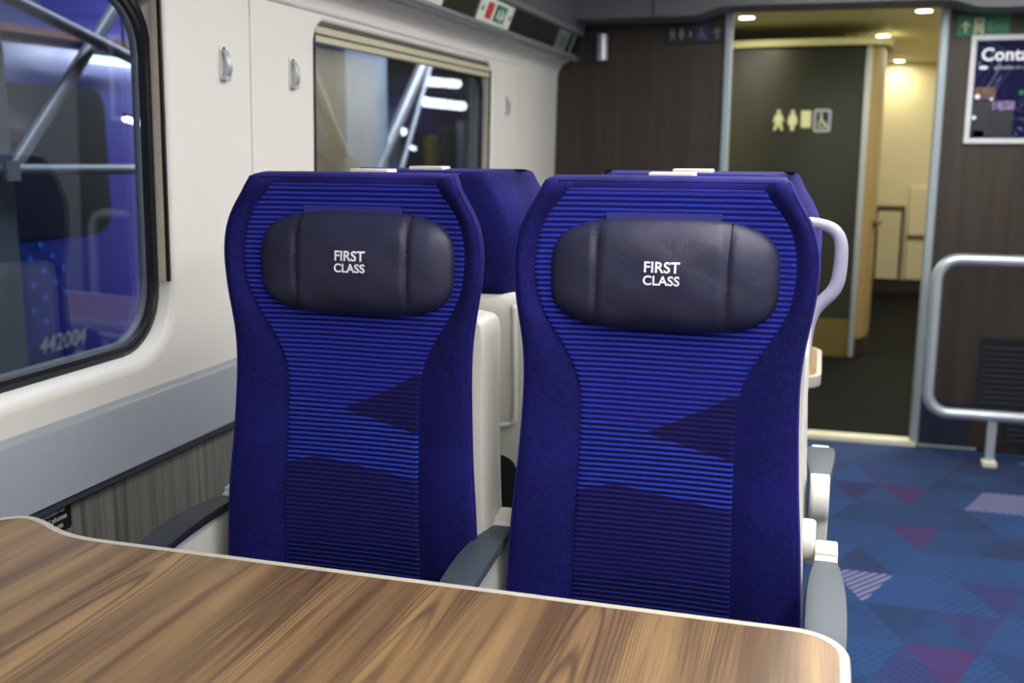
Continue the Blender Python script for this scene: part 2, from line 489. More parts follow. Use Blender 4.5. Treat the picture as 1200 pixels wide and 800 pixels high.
# wall bays with windows
Z0, Z1 = .835, 1.60
def wall_bay(y0, y1, win, idx):
    bm = bmesh.new(); g = .0018
    y0 += g; y1 -= g
    zt = 1.615
    if win:
        wy0, wy1 = win
        def L(e0, e1, zb_, zt_, r_, t_): return rr(wy0 + e0, wy1 - e1, zb_, zt_, r_, rt=t_)
        loops = [(rr(y0, y1, Z0, zt, .0001), WX), (rr(y0 + .004, y1 - .004, Z0 + .004, zt - .002, .001), WX),
                 (L(-.016, -.016, .876, 1.610, .141, .076), WX), (L(-.014, -.014, .878, 1.609, .139, .074), WX),
                 (L(-.006, -.006, .886, 1.604, .131, .066), WX - .0015), (L(0, 0, .892, 1.600, .125, .060), WX - .006), (L(.004, .002, .898, 1.598, .122, .056), WX - .014),
                 (L(.007, .002, .903, 1.598, .120, .056), WX - .030), (L(.009, .004, .906, 1.597, .118, .056), WX - .060)]
        prev = None
        for li, (lp, x) in enumerate(loops):
            vs = [bm.verts.new((x, a, b)) for a, b in lp]
            if prev:
                for k in range(len(vs)):
                    f = bm.faces.new((prev[k], prev[(k + 1) % len(vs)], vs[(k + 1) % len(vs)], vs[k]))
                    f.material_index = 1 if li >= 6 else 0
            prev = vs
    else:
        vs = [bm.verts.new((WX, a, b)) for a, b in ((y0, Z0), (y1, Z0), (y1, zt), (y0, zt))]; bm.faces.new(vs)
    # curved cove above
    prof = [(WX, zt)] + [(WX + .105 * (1 - math.cos(a)), zt + .075 * math.sin(a)) for a in [PI / 2 * k / 8 for k in range(1, 9)]]
    for (xa, za), (xb, zb) in zip(prof, prof[1:]):
        vs = [bm.verts.new(p) for p in ((xa, y0, za), (xa, y1, za), (xb, y1, zb), (xb, y0, zb))]; bm.faces.new(vs)
    # seam edges
    for yy, d in ((y0, .004), (y1, -.004)):
        vs = [bm.verts.new(p) for p in ((WX, yy, Z0), (WX, yy, zt), (WX - .02, yy, zt), (WX - .02, yy, Z0))]; bm.faces.new(vs)
    bmesh.ops.remove_doubles(bm, verts=bm.verts[:], dist=.0002)
    o = link('wall_left', bm, ['wall_panel', 'wall_reveal'], kind='structure', smooth=True, auto=math.radians(50))
    wn = o.modifiers.new('normals', 'WEIGHTED_NORMAL'); wn.keep_sharp = True; wn.weight = 100
    return o
WIN = [(.345, 1.787), (2.400, 3.842)]
wall_bay(-3.4, .04, None, 0)
wall_bay(.04, 2.095, WIN[0], 1)
wall_bay(2.095, 4.20, WIN[1], 2)
wall_bay(4.20, YP, None, 3)
# backing behind the seams
bm = bmesh.new()
for y in (.04, 2.095, 4.20): box(bm, WX - .03, WX - .004, y - .012, y + .012, Z0, 1.61)
link('trim_2', bm, 'seam_beige', kind='structure')
# outer skin so that no light leaks around the windows
bm = bmesh.new()
outer = [(-3.4, .2), (1.95, 2.25), (4.0, 4.9)]
for a, b in outer: box(bm, WX - .12, WX - .07, a, b, .3, 1.9)
for a, b in ((.2, 1.95), (2.25, 4.0)):
    box(bm, WX - .12, WX - .07, a, b, .3, .86); box(bm, WX - .12, WX - .07, a, b, 1.64, 1.9)
link('wall_outer', bm, 'charcoal_grey', kind='structure')

for i, (a, b) in enumerate(WIN):
    win = link('window_%d' % (i + 1), *(lambda bm: (bm, 'gasket'))(bmesh.new()))
    # gasket ring
    bm = bmesh.new()
    specs = [(a + .004, b + .001, .899, 1.594, .12, WX - .034), (a + .016, b - .012, .911, 1.582, .112, WX - .033),
             (a + .018, b - .014, .913, 1.580, .110, WX - .037), (a + .026, b - .022, .921, 1.572, .104, WX - .038),
             (a + .028, b - .024, .923, 1.570, .102, WX - .046)]
    prev = None
    for (p, q, r_, s_, rad, x) in specs:
        vs = [bm.verts.new((x, u, v)) for u, v in rr(p, q, r_, s_, rad)]
        if prev:
            for k in range(len(vs)): bm.faces.new((prev[k], prev[(k + 1) % len(vs)], vs[(k + 1) % len(vs)], vs[k]))
        prev = vs
    bm.to_mesh(win.data); bm.free(); win['kind'] = 'structure'
    for p in win.data.polygons: p.use_smooth = True
    win.data.set_sharp_from_angle(angle=math.radians(30))
    # silver spacer with its dotted line
    bm = bmesh.new(); prev = None
    for (e, x) in ((.028, WX - .0465), (.0315, WX - .047), (.033, WX - .058)):
        vs = [bm.verts.new((x, u, v)) for u, v in rr(a + e, b - e + .004, .895 + e, 1.598 - e, .10)]
        if prev:
            for k in range(len(vs)): bm.faces.new((prev[k], prev[(k + 1) % len(vs)], vs[(k + 1) % len(vs)], vs[k]))
        prev = vs
    link('spacer_bar', bm, 'rack_rail', win)
    bm = bmesh.new()
    prism(bm, rr(a + .024, b - .020, .919, 1.574, .105), lambda u, v, d: (d, u, v), WX - .052, WX - .046)
    link('pane', bm, 'glass', win)
    # roller blind drawn a little way down, with its guide slots
    bl = bmesh.new()
    zb = 1.550 if i else 1.572
    box(bl, WX - .030, WX - .010, a + .012, b - .010, zb + .021, 1.596, 0)
    box(bl, WX - .031, WX - .014, a + .014, b - .012, zb + .016, zb + .021, 1)
    box(bl, WX - .030, WX - .008, a + .012, b - .010, zb, zb + .016, 0)
    box(bl, WX - .020, WX - .006, a + .012, b - .010, 1.589, 1.598, 1)
    link('blind', bl, ['blind', 'blind_dark'], win, bevel=.002)
    for yy in (a + .006, b - .012):
        gd = bmesh.new(); s = 1 if yy > (a + b) / 2 else -1
        box(gd, WX - .022, WX - .010, yy, yy + .006, 1.035, 1.59, 0)
        box(gd, WX - .010, WX - .003, yy + .0005, yy + .0065, 1.035, 1.59, 1)
        link('blind_guide', gd, ['blind', 'black_plastic'], win)

# the side wall leans in slightly above the sill
for o in [o for o in bpy.data.objects if o.type == 'MESH' and (o.name.startswith(('wall_left', 'window_', 'trim_2')) or (o.parent and o.parent.name.startswith('window_')))]:
    for v in o.data.vertices:
        if v.co.z > Z0: v.co.x += .022 * (v.co.z - Z0)
# ledge band, dark trim, laminate panel
bm = bmesh.new()
prof = [(WX - .01, .840), (WX + .002, .838), (WX + .006, .836), (WX + .012, .830), (WX + .014, .826), (WX + .016, .716), (WX + .018, .708), (WX - .02, .706)]
for k, ((xa, za), (xb, zb)) in enumerate(zip(prof, prof[1:])):
    vs = [bm.verts.new(p) for p in ((xa, YB, za), (xa, YP, za), (xb, YP, zb), (xb, YB, zb))]
    bm.faces.new(vs).material_index = 1 if k < 4 else 0
bmesh.ops.remove_doubles(bm, verts=bm.verts[:], dist=.0001)
link('trim_3', bm, ['grey_ledge', 'grey_ledge_lip'], kind='structure', smooth=True, auto=math.radians(28))
link('trim_4', B(WX - .02, WX + .012, YB, YP, .690, .7065), 'dark_trim', kind='structure', bevel=.003)
link('wall_left_lower', B(WX - .04, WX - .008, YB, YP, 0, .692), 'laminate_grey', kind='structure')
link('baseboard_left', B(WX - .02, WX + .004, YB, YP, 0, .09), 'dark_trim', kind='structure', bevel=.003)
# right wall, back wall, ceiling (behind and beside the camera, for the light)
link('wall_right', B(XR, XR + .05, YB, YP, 0, 2.2), 'wall_panel', kind='structure')
link('wall_back', B(-1.35, XR, YB - .05, YB, 0, 2.2), 'partition_wood', kind='structure')
for i_, (a_, b_) in enumerate(WIN):
    link('window_%d' % (i_ + 3), B(XR - .012, XR + .01, a_, b_, .90, 1.60), 'train_window', kind='structure', bevel=.004)
link('ceiling', B(-1.35, XR + .05, YB, YP, CEIL, CEIL + .05), 'grey_ceiling', kind='structure')

# luggage rack fascia and underside, running along the left wall
rack = thing('luggage_rack', 'long dark grey luggage rack with a black fascia strip above the windows', 'luggage rack', (-1.12, 1, 1.69))
def R(bm_, name, mats, **k):
    o = link(name, bm_, mats, rack, **k); o.matrix_parent_inverse = Matrix.Translation((1.12, -1, -1.69)); return o
def strip(prof, y0, y1, mi=0, bm=None, close=True):
    bm = bm or bmesh.new(); n = len(prof)
    A = [bm.verts.new((x, y0, z)) for x, z in prof]; C_ = [bm.verts.new((x, y1, z)) for x, z in prof]
    bm.faces.new(A).material_index = mi; bm.faces.new(C_[::-1]).material_index = mi
    for i in range(n): bm.faces.new((A[i], A[(i + 1) % n], C_[(i + 1) % n], C_[i])).material_index = mi
    return bm
R(strip([(-1.150, 1.682), (-1.118, 1.676), (-1.108, 1.690), (-1.112, 1.706), (-1.150, 1.706)], YB, 4.80), 'lower_rail', 'rack_rail', bevel=.003)
R(strip([(-1.150, 1.704), (-1.122, 1.704), (-1.090, 1.784), (-1.150, 1.784)], YB, 4.80), 'fascia', 'black_plastic')
R(strip([(-1.150, 1.782), (-1.094, 1.782), (-1.080, 1.790), (-1.076, 1.806), (-1.150, 1.806)], YB, 4.80), 'upper_rail', 'rack_rail', bevel=.003)
R(strip([(-1.150, 1.805), (-1.078, 1.805), (-1.068, 1.86), (-1.045, 1.93), (-.99, 2.02), (-.90, 2.10), (-1.150, 2.10)], YB, 4.80), 'underside', 'rack_dark')
# plates on the fascia
def fpos(y, t, d=.0):    # a point on the sloping fascia: t 0..1 from bottom to top
    return Vector((-1.122 + .032 * t + d, y, 1.704 + .08 * t))
def plate(y0, y1, t0, t1, mat, parent, d=.003, name='plate'):
    bm = bmesh.new()
    q = [fpos(y0, t0), fpos(y1, t0), fpos(y1, t1), fpos(y0, t1)]
    A = [bm.verts.new(p - Vector((.002, 0, 0))) for p in q]; C_ = [bm.verts.new(p + Vector((d, 0, -d * .4))) for p in q]
    bm.faces.new(A); bm.faces.new(C_[::-1])
    for i in range(4): bm.faces.new((A[i], A[(i + 1) % 4], C_[(i + 1) % 4], C_[i]))
    return link(name, bm, mat, parent)
esign = thing('safety_sign', 'small white safety sign with red and green panels on black rack strip', 'sign', (-1.11, 3.5, 1.70))
def inv(o, e): o.matrix_parent_inverse = Matrix.Translation(-Vector(e.location)); return o
inv(plate(3.36, 3.72, .03, .97, 'sign_white', esign, .004), esign)
inv(plate(3.435, 3.495, .2, .82, 'sign_red', esign, .0055, 'red_panel'), esign)
inv(plate(3.525, 3.64, .18, .84, 'sign_green', esign, .0055, 'green_panel'), esign)
bm = bmesh.new()
for yy, hh in ((3.555, .18), (3.59, .25), (3.615, .14)):
    q = [fpos(yy - .012, .5 - hh), fpos(yy + .012, .5 - hh), fpos(yy + .006, .5 + hh), fpos(yy - .006, .5 + hh)]
    bm.faces.new([bm.verts.new(p + Vector((.0068, 0, -.003))) for p in q])
inv(link('running_figure', bm, 'sign_white', esign), esign)
for yy in (3.39, 3.695):
    bm = bmesh.new(); cyl(bm, fpos(yy, .5, .003), (1, 0, -.4), .008, .003, 12)
    inv(link('screw', bm, 'black_plastic', esign), esign)
for (y0, y1, lab) in ((2.86, 3.04, 'pale plate at the top edge of the picture on rack strip'), (4.40, 4.58, 'dim grey plate on rack strip nearest the end wall')):
    e = thing('rack_plate', lab, 'plate', (-1.11, y0, 1.70))
    inv(plate(y0, y1, .03, .97, 'sign_white' if y0 < 4 else 'rack_rail', e, .004), e)
    inv(plate(y0 + .03, y1 - .05, .2, .8, 'sign_black' if y0 < 4 else 'rack_dark', e, .0055, 'panel'), e)
R(strip([(-1.15, 1.704), (-1.118, 1.704), (-1.086, 1.784), (-1.15, 1.784)], 4.66, 4.69), 'divider', 'rack_rail')

# end wall (partition) with opening
TP = 2.2
bm = bmesh.new()
box(bm, -1.30, -.452, YP, YP + .05, .0, TP)
box(bm, -.452, .452, YP, YP + .05, 1.93, TP)
box(bm, .452, XR, YP, YP + .05, .205, TP)
link('wall_end', bm, 'partition_wood', kind='structure')
link('wall_end_lower', B(.452, .665, YP - .004, YP + .05, 0, .205), 'navy_panel', kind='structure')
link('wall_end_lower', B(.665, XR, YP - .002, YP + .05, 0, .205), 'partition_wood', kind='structure')
link('baseboard_end', B(.452, .70, YP - .010, YP - .003, 0, .010), 'silver', kind='structure')
for x0, x1, n in ((-.456, -.420, 1), (.424, .460, 2)):
    bm = B(x0, x1, YP - .020, YP + .03, 0, 1.95)
    link('trim_%d' % (n + 4), bm, 'jamb', kind='structure', bevel=.008, seg=3)
# grey header across the end of the ceiling
bm = bmesh.new()
hp = [(-1.15, 1.838), (-.60, 1.840), (-.55, 1.842), (-.47, 1.868), (-.42, 1.874), (.40, 1.872), (.455, 1.866), (.53, 1.842), (.60, 1.838), (XR, 1.84), (XR, 2.13), (-1.15, 2.13)]
prism(bm, hp, lambda u, v, d: (u, d, v), YP - .25, YP - .003)
link('trim_7', bm, 'grey_ceiling', kind='structure')
link('trim_8', B(-1.118, -1.112, YP - .256, YP - .249, 1.84, 2.13), 'black_plastic', kind='structure')
link('trim_8', B(-.736, -.733, YP - .254, YP - .249, 1.84, 2.13), 'black_plastic', kind='structure')

# pictogram helpers (flat shapes on a wall that faces -Y)
def man(cx, z0, h):
    k = h
    P = [[(0 + .095 * k * math.cos(a), .90 * k + .095 * k * math.sin(a)) for a in [2 * PI * i / 14 for i in range(14)]],
         [(-.10 * k, .78 * k), (-.17 * k, .74 * k), (-.27 * k, .42 * k), (-.21 * k, .40 * k), (-.13 * k, .58 * k), (-.14 * k, .38 * k), (-.24 * k, 0), (-.13 * k, 0), (0, .32 * k),
          (.13 * k, 0), (.24 * k, 0), (.14 * k, .38 * k), (.13 * k, .58 * k), (.21 * k, .40 * k), (.27 * k, .42 * k), (.17 * k, .74 * k), (.10 * k, .78 * k)]]
    return [[(cx + u, z0 + v) for u, v in q] for q in P]
def woman(cx, z0, h):
    k = h
    P = [[(0 + .095 * k * math.cos(a), .90 * k + .095 * k * math.sin(a)) for a in [2 * PI * i / 14 for i in range(14)]],
         [(-.09 * k, .79 * k), (-.16 * k, .73 * k), (-.25 * k, .42 * k), (-.19 * k, .41 * k), (-.21 * k, .28 * k), (-.09 * k, .26 * k), (-.09 * k, 0), (.09 * k, 0),
          (.09 * k, .26 * k), (.21 * k, .28 * k), (.19 * k, .41 * k), (.25 * k, .42 * k), (.16 * k, .73 * k), (.09 * k, .79 * k)]]
    return [[(cx + u, z0 + v) for u, v in q] for q in P]
def wheel(cx, z0, h):
    k = h; ring = []
    a0 = [(.23 * k * math.cos(a), .28 * k + .23 * k * math.sin(a)) for a in [PI * .62 + 1.45 * PI * i / 20 for i in range(21)]]
    a1 = [(.16 * k * math.cos(a), .28 * k + .16 * k * math.sin(a)) for a in [PI * .62 + 1.45 * PI * i / 20 for i in range(21)]]
    P = [[(-.04 * k + .08 * k * math.cos(a), .90 * k + .08 * k * math.sin(a)) for a in [2 * PI * i / 12 for i in range(12)]],
         [(-.10 * k, .78 * k), (.02 * k, .78 * k), (.05 * k, .46 * k), (.22 * k, .44 * k), (.36 * k, .12 * k), (.44 * k, .15 * k), (.42 * k, .06 * k), (.30 * k, .04 * k), (.17 * k, .34 * k), (-.06 * k, .36 * k)]]
    for i in range(20): P.append([a0[i], a0[i + 1], a1[i + 1], a1[i]])
    return [[(cx + u, z0 + v) for u, v in q] for q in P]
def arrow(cx, z0, h):
    k = h
    return [[(cx + u * k, z0 + v * k) for u, v in ((-.08, 0), (.08, 0), (.08, .62), (.28, .42), (.36, .52), (0, .95), (-.36, .52), (-.28, .42), (-.08, .62))]]
def shapes(name, polys, y0, y1, mat, parent, hs=1.0, fn=None):
    bm = bmesh.new()
    for q in polys: prism(bm, q, fn or (lambda u, v, d: (u, d, v)), y0, y1)
    return link(name, bm, mat, parent)

# toilet direction sign on the end wall, left of the opening
e = thing('toilet_direction_sign', 'dark sign with toilet pictograms and arrow, left of the opening', 'sign', (0, 0, 0))
link('panel', B(-.722, -.462, YP - .008, YP - .0005, 1.748, 1.832), 'sign_black', e, bevel=.002)
shapes('pictogram', man(-.685, 1.763, .056) + woman(-.645, 1.763, .056) + [[(-.610, 1.775), (-.60, 1.775), (-.60, 1.802), (-.61, 1.802)]], YP - .0095, YP - .007, 'pictogram_grey', e)
shapes('blue_square', [[(-.585, 1.760), (-.525, 1.760), (-.525, 1.823), (-.585, 1.823)]], YP - .0095, YP - .007, 'sign_indigo', e)
shapes('wheelchair_pictogram', wheel(-.558, 1.766, .052), YP - .011, YP - .009, 'pictogram_grey', e)
shapes('arrow', arrow(-.490, 1.768, .050), YP - .0095, YP - .007, 'pictogram_grey', e)
# exit sign
e = thing('exit_sign', 'green sign with white arrow and running figure above the poster', 'sign', (0, 0, 0))
link('panel', B(.486, .688, YP - .008, YP - .0005, 1.752, 1.838), 'sign_green', e, bevel=.002)
shapes('arrow', arrow(.520, 1.768, .050), YP - .0095, YP - .007, 'pictogram', e)
shapes('running_figure', [[(.552, 1.762), (.562, 1.762), (.562, 1.826), (.552, 1.826)], [(.552, 1.818), (.590, 1.818), (.590, 1.826), (.552, 1.826)],
        [(.580, 1.762), (.590, 1.762), (.590, 1.826), (.580, 1.826)]] + [[(u * .9 + .571, v) for u, v in q] for q in man(0, 1.764, .05)], YP - .0095, YP - .007, 'pictogram', e)
text_mesh('lettering', 'Exit', .050, 'pictogram_green', e, lambda u, v, d: (.602 + u, YP - .009 - d, 1.776 + v), align='LEFT', bold=.0004)
# poster
e = thing('poster', 'framed dark blue poster headed in white letters on the end wall', 'poster', (0, 0, 0))
px0, px1, pz0, pz1 = .545, 1.10, 1.318, 1.757
bm = bmesh.new(); lo = None
for (q, y) in ((0, YP - .001), (0, YP - .016), (.004, YP - .020), (.020, YP - .020), (.024, YP - .012)):
    vs = [bm.verts.new((u, y, v)) for u, v in ((px0 + q, pz0 + q), (px1 - q, pz0 + q), (px1 - q, pz1 - q), (px0 + q, pz1 - q))]
    if lo:
        for k in range(4): bm.faces.new((lo[k], lo[(k + 1) % 4], vs[(k + 1) % 4], vs[k]))
    lo = vs
link('frame', bm, 'poster_frame', e)
link('print', B(px0 + .02, px1 - .02, YP - .0125, YP - .0015, pz0 + .02, pz1 - .02), 'poster_art', e)
text_mesh('lettering', 'Contact us', .070, 'print_white', e, lambda u, v, d: (.588 + u, YP - .0131 - d, 1.655 + v), align='LEFT', bold=.0018, spacing=1.03)
text_mesh('lettering', 'questions or comments', .020, 'print_grey', e, lambda u, v, d: (.640 + u, YP - .0131 - d, 1.620 + v), align='LEFT', bold=.0003)
shapes('cloud_mark', [[(.600 + .018 * math.cos(a), 1.626 + .007 * math.sin(a)) for a in [2 * PI * i / 12 for i in range(12)]]], YP - .0138, YP - .012, 'print_white', e)
speckled('poster_brown', (96, 62, 44), .4, amt=.5, sc=40); speckled('poster_violet', (110, 96, 140), .4, amt=.7, sc=60)
speckled('poster_black', (20, 18, 34), .4, amt=.3, sc=40); speckled('poster_yellow', (190, 180, 120), .4, amt=.6, sc=50)
def pp(x0, x1, z0, z1, mat):
    link('printed_picture', B(x0, x1, YP - .0135, YP - .012, z0, z1), mat, e)
pp(.575, .650, 1.500, 1.548, 'poster_brown'); pp(.575, .645, 1.345, 1.492, 'poster_black'); pp(.642, .730, 1.455, 1.492, 'poster_violet')
pp(.648, .728, 1.345, 1.45, 'poster_black'); pp(.58, .622, 1.345, 1.372, 'poster_yellow')
for cx_, cz_, r_ in ((.586, 1.510, .010), (.579, 1.425, .008), (.640, 1.500, .006)):
    bm = bmesh.new(); cyl(bm, (cx_, YP - .0135, cz_), (0, -1, 0), r_, .0012, 16); link('badge', bm, 'print_white', e)
bm = bmesh.new()
cyl(bm, (.752, YP - .0135, 1.525), (0, -1, 0), .010, .0012, 16)
link('badge', bm, 'sign_green', e)

# wall light cylinder on the end wall
e = thing('wall_spotlight', 'small silver cylinder spotlight high on dark wood end wall', 'lamp', (-.993, YP, 1.68))
bm = bmesh.new(); cyl(bm, (0, -.045, 0), (0, 0, 1), .026, .115, 28); link('housing', bm, 'silver', e, smooth=True, auto=.6, bevel=.003)
bm = bmesh.new(); cyl(bm, (0, -.045, .02), (0, 1, 0), .012, .045, 14); link('bracket', bm, 'silver', e)
# vents
def grille(name, label, x0, x1, z0, z1, vert=False):
    e = thing(name, label, 'vent', (0, 0, 0))
    bm = bmesh.new()
    box(bm, x0, x1, YP - .012, YP - .0005, z0, z0 + .014); box(bm, x0, x1, YP - .012, YP - .0005, z1 - .014, z1)
    box(bm, x0, x0 + .014, YP - .012, YP - .0005, z0 + .014, z1 - .014); box(bm, x1 - .014, x1, YP - .012, YP - .0005, z0 + .014, z1 - .014)
    link('frame', bm, 'vent_navy', e)
    bm = bmesh.new()
    n = int((z1 - z0 - .03) / .024)
    for i in range(n):
        z = z0 + .020 + i * .024
        prism(bm, [(0, 0), (-.010, -.010), (-.012, -.006), (-.002, .006)], lambda u, v, d, z=z: (d, YP + u - .0005, z + .008 + v), x0 + .014, x1 - .014)
    link('louvre', bm, 'vent_navy', e)
    link('backing', B(x0 + .01, x1 - .01, YP - .0012, YP - .0004, z0 + .01, z1 - .01), 'black_plastic', e)
grille('vent', 'dark navy louvred vent low on the end wall, behind the looped rail', .683, 1.02, .19, .502)
grille('vent', 'small vent at skirting height below the louvred vent', .80, 1.02, .03, .17)

# looped rail in front of the end wall
YR = 4.60
def pos(px, py, Y):     # numbers taken once from the picture, then placed at real depth
    d = CX * (px - 600) + CD * (py - 400) + CF * 1229.95
    t = Y / d.y; return Vector((0, 0, 1.3)) + d * t
e = thing('guard_rail', 'silver tubular guard rail with rounded corners standing on the blue carpet', 'rail', (.73, YR, 0))
lp = rr(.463, 1.06, .212, .855, .085, 6, 10)
bm = bmesh.new(); tube(bm, [(u - .73, 0, v) for u, v in lp], .0235, 16, closed=True)
link('hoop', bm, 'silver', e, smooth=True)
for xx in (-.01, .27):
    bm = B(xx - .018, xx + .018, -.010, .010, .02, .205); link('post', bm, 'silver', e, bevel=.003)
    bm = B(xx - .028, xx + .028, -.035, .025, 0, .024); link('foot', bm, 'threshold', e, bevel=.004)

# ------------------------------------------------------------------ vestibule
VC = 2.04
link('ceiling', B(-1.5, 1.6, YP + .05, 10.4, VC, VC + .04), 'vest_ceiling', kind='structure')
link('wall_vestibule_left', B(-1.5, -1.45, YP + .05, 10.4, 0, VC), 'cream_wall', kind='structure')
link('wall_vestibule_right', B(1.5, 1.55, YP + .05, 10.4, 0, VC), 'cream_wall', kind='structure')
# toilet cubicle: gently bowed front, rounded corner, side
def fan(bm, path, z0, z1, mi=0, th=.0):
    for a, b in zip(path, path[1:]):
        vs = [bm.verts.new(p) for p in ((a[0], a[1], z0), (b[0], b[1], z0), (b[0], b[1], z1), (a[0], a[1], z1))]
        bm.faces.new(vs).material_index = mi
front = [(-1.45, 7.35)] + [(-1.2 + 1.42 * k / 20, 6.84 + .34 * (1 - min(1, (k / 20) * 1.25)) ** 2) for k in range(21)]
bm = bmesh.new(); fan(bm, front, .24, 1.905); bmesh.ops.remove_doubles(bm, verts=bm.verts[:], dist=.0002)
link('door_1', bm, 'toilet_door', kind='structure', smooth=True)
bm = bmesh.new(); fan(bm, front, 0.0, .24); link('baseboard_toilet', bm, 'kick_plate', kind='structure', smooth=True)
link('trim_9', B(.196, .232, 6.82, 6.87, 0, 1.91), 'silver', kind='structure', bevel=.008)
side = [(.232, 6.86), (.27, 6.88), (.30, 6.95), (.32, 7.1), (.34, 7.4), (.36, 7.9), (.37, 10.4)]
bm = bmesh.new(); fan(bm, side, .12, 1.92); link('wall_toilet', bm, 'tan_wall', kind='structure', smooth=True)
bm = bmesh.new(); fan(bm, side, 0, .12); link('baseboard_corridor', bm, 'skirting_dark', kind='structure', smooth=True)
cov = [(x, y - .06) for x, y in front[1:]] + [(.28, 6.78), (.33, 6.84), (.355, 7.0), (.37, 7.3), (.38, 8.0)]
bm = bmesh.new(); fan(bm, cov, 1.905, 1.945)
for (a, b) in zip(cov, cov[1:]):
    vs = [bm.verts.new(p) for p in ((a[0], a[1], 1.905), (b[0], b[1], 1.905), (b[0] - .02, b[1] + .12, 1.905), (a[0] - .02, a[1] + .12, 1.905))]; bm.faces.new(vs)
    vs = [bm.verts.new(p) for p in ((a[0], a[1], 1.945), (b[0], b[1], 1.945), (b[0] - .05, b[1] + .3, 1.947), (a[0] - .05, a[1] + .3, 1.947))]; bm.faces.new(vs)
link('trim_10', bm, 'vest_ceiling', kind='structure', smooth=True)
tb = thing('handrail', 'brown handrail on the tan corridor wall beyond the opening', 'handrail', (0, 0, 0))
bm = bmesh.new(); tube(bm, [(.315, 6.96, .83), (.34, 7.1, .83), (.36, 7.4, .83), (.38, 7.9, .83)], .02, 10); link('rail', bm, 'handrail_tan', tb, smooth=True)
for x_, y_ in ((.31, 7.1), (.345, 7.8)):
    bm = bmesh.new(); cyl(bm, (x_, y_, .83), (1, 0, 0), .008, .035, 10); link('bracket', bm, 'silver', tb)
# far cream wall with louvre and cupboard door
YF = 10.10
link('wall_far', B(.40, 1.5, YF, YF + .05, .12, VC), 'cream_wall', kind='structure')
link('baseboard_far', B(.40, 1.5, YF - .01, YF + .05, 0, .12), 'skirting_dark', kind='structure')
e = thing('louvred_panel', 'cream louvred panel low on the far corridor wall', 'vent', (0, 0, 0))
bm = bmesh.new()
lx0, lx1, lz0, lz1 = .47, .69, .13, .77
for z in [lz0 + .02 + .032 * i for i in range(19)]:
    prism(bm, [(0, 0), (-.016, -.016), (-.018, -.008), (0, .014)], lambda u, v, d, z=z: (d, YF + u - .02, z + v), lx0 + .015, lx1 - .015)
link('louvre', bm, 'cream_wall', e)
bm = bmesh.new(); box(bm, lx0, lx1, YF - .022, YF - .018, lz0, lz1)
link('backing', bm, 'skirting_dark', e)
bm = bmesh.new(); box(bm, lx0 - .015, lx0, YF - .04, YF - .012, lz0, lz1 + .02); box(bm, lx1, lx1 + .015, YF - .04, YF - .012, lz0, lz1 + .02); box(bm, lx0, lx1, YF - .04, YF - .012, lz1 - .012, lz1 + .02)
link('frame', bm, 'handrail_tan', e)
e = thing('cupboard', 'tall cream cupboard door with dark rail beside the louvred panel', 'cupboard', (0, 0, 0))
link('door', B(.735, 1.16, YF - .035, YF - .0005, .13, .96), 'cream_wall', e, bevel=.006)
link('rail', B(.735, 1.20, YF - .055, YF - .034, .50, .535), 'handrail_tan', e, bevel=.004)
# downlights
for i, (x, y) in enumerate(DOWN):
    lab = ['round downlight above the toilet door, by the left post of the opening', 'round downlight in vestibule ceiling above the corner of the toilet cubicle',
           'round downlight at the top edge of the opening by its right post', 'farthest round downlight, over the corridor end'][i]
    e = thing('downlight', lab, 'ceiling light', (x, y, VC), 'vestibule downlights')
    bm = bmesh.new(); cyl(bm, (0, 0, -.004), (0, 0, 1), .052, .004, 28); link('trim_ring', bm, 'silver', e)
    bm = bmesh.new(); cyl(bm, (0, 0, -.007), (0, 0, 1), .042, .004, 28); link('lens', bm, 'lamp_warm', e)
# toilet pictograms on the cubicle
e = thing('toilet_sign', 'pale pictograms of man, woman, panel and wheelchair on the dark toilet door', 'sign', (0, 0, 0))
YS = 6.838
shapes('man_pictogram', man(-.297, 1.403, .125), YS - .004, YS + .03, 'pictogram', e)
shapes('woman_pictogram', woman(-.213, 1.403, .125), YS - .004, YS + .02, 'pictogram', e)
link('panel', B(-.163, -.103, YS - .005, YS + .01, 1.418, 1.522), 'pictogram', e, bevel=.004)
bm = bmesh.new(); prism(bm, rr(-.088, .014, 1.394, 1.530, .014, 2, 4), lambda u, v, d: (u, d, v), YS - .004, YS + .006); link('plate', bm, 'toilet_door', e)
bm = bmesh.new(); prism(bm, rr(-.088, .014, 1.394, 1.530, .014, 2, 4), lambda u, v, d: (u, d, v), YS - .0045, YS - .0035)
link('plate_border', bm, 'silver', e)
link('blue_square', B(-.074, .0, YS - .008, YS - .0045, 1.41, 1.516), 'sign_indigo', e)
shapes('wheelchair_pictogram', wheel(-.040, 1.413, .098), YS - .011, YS - .0078, 'pictogram', e)

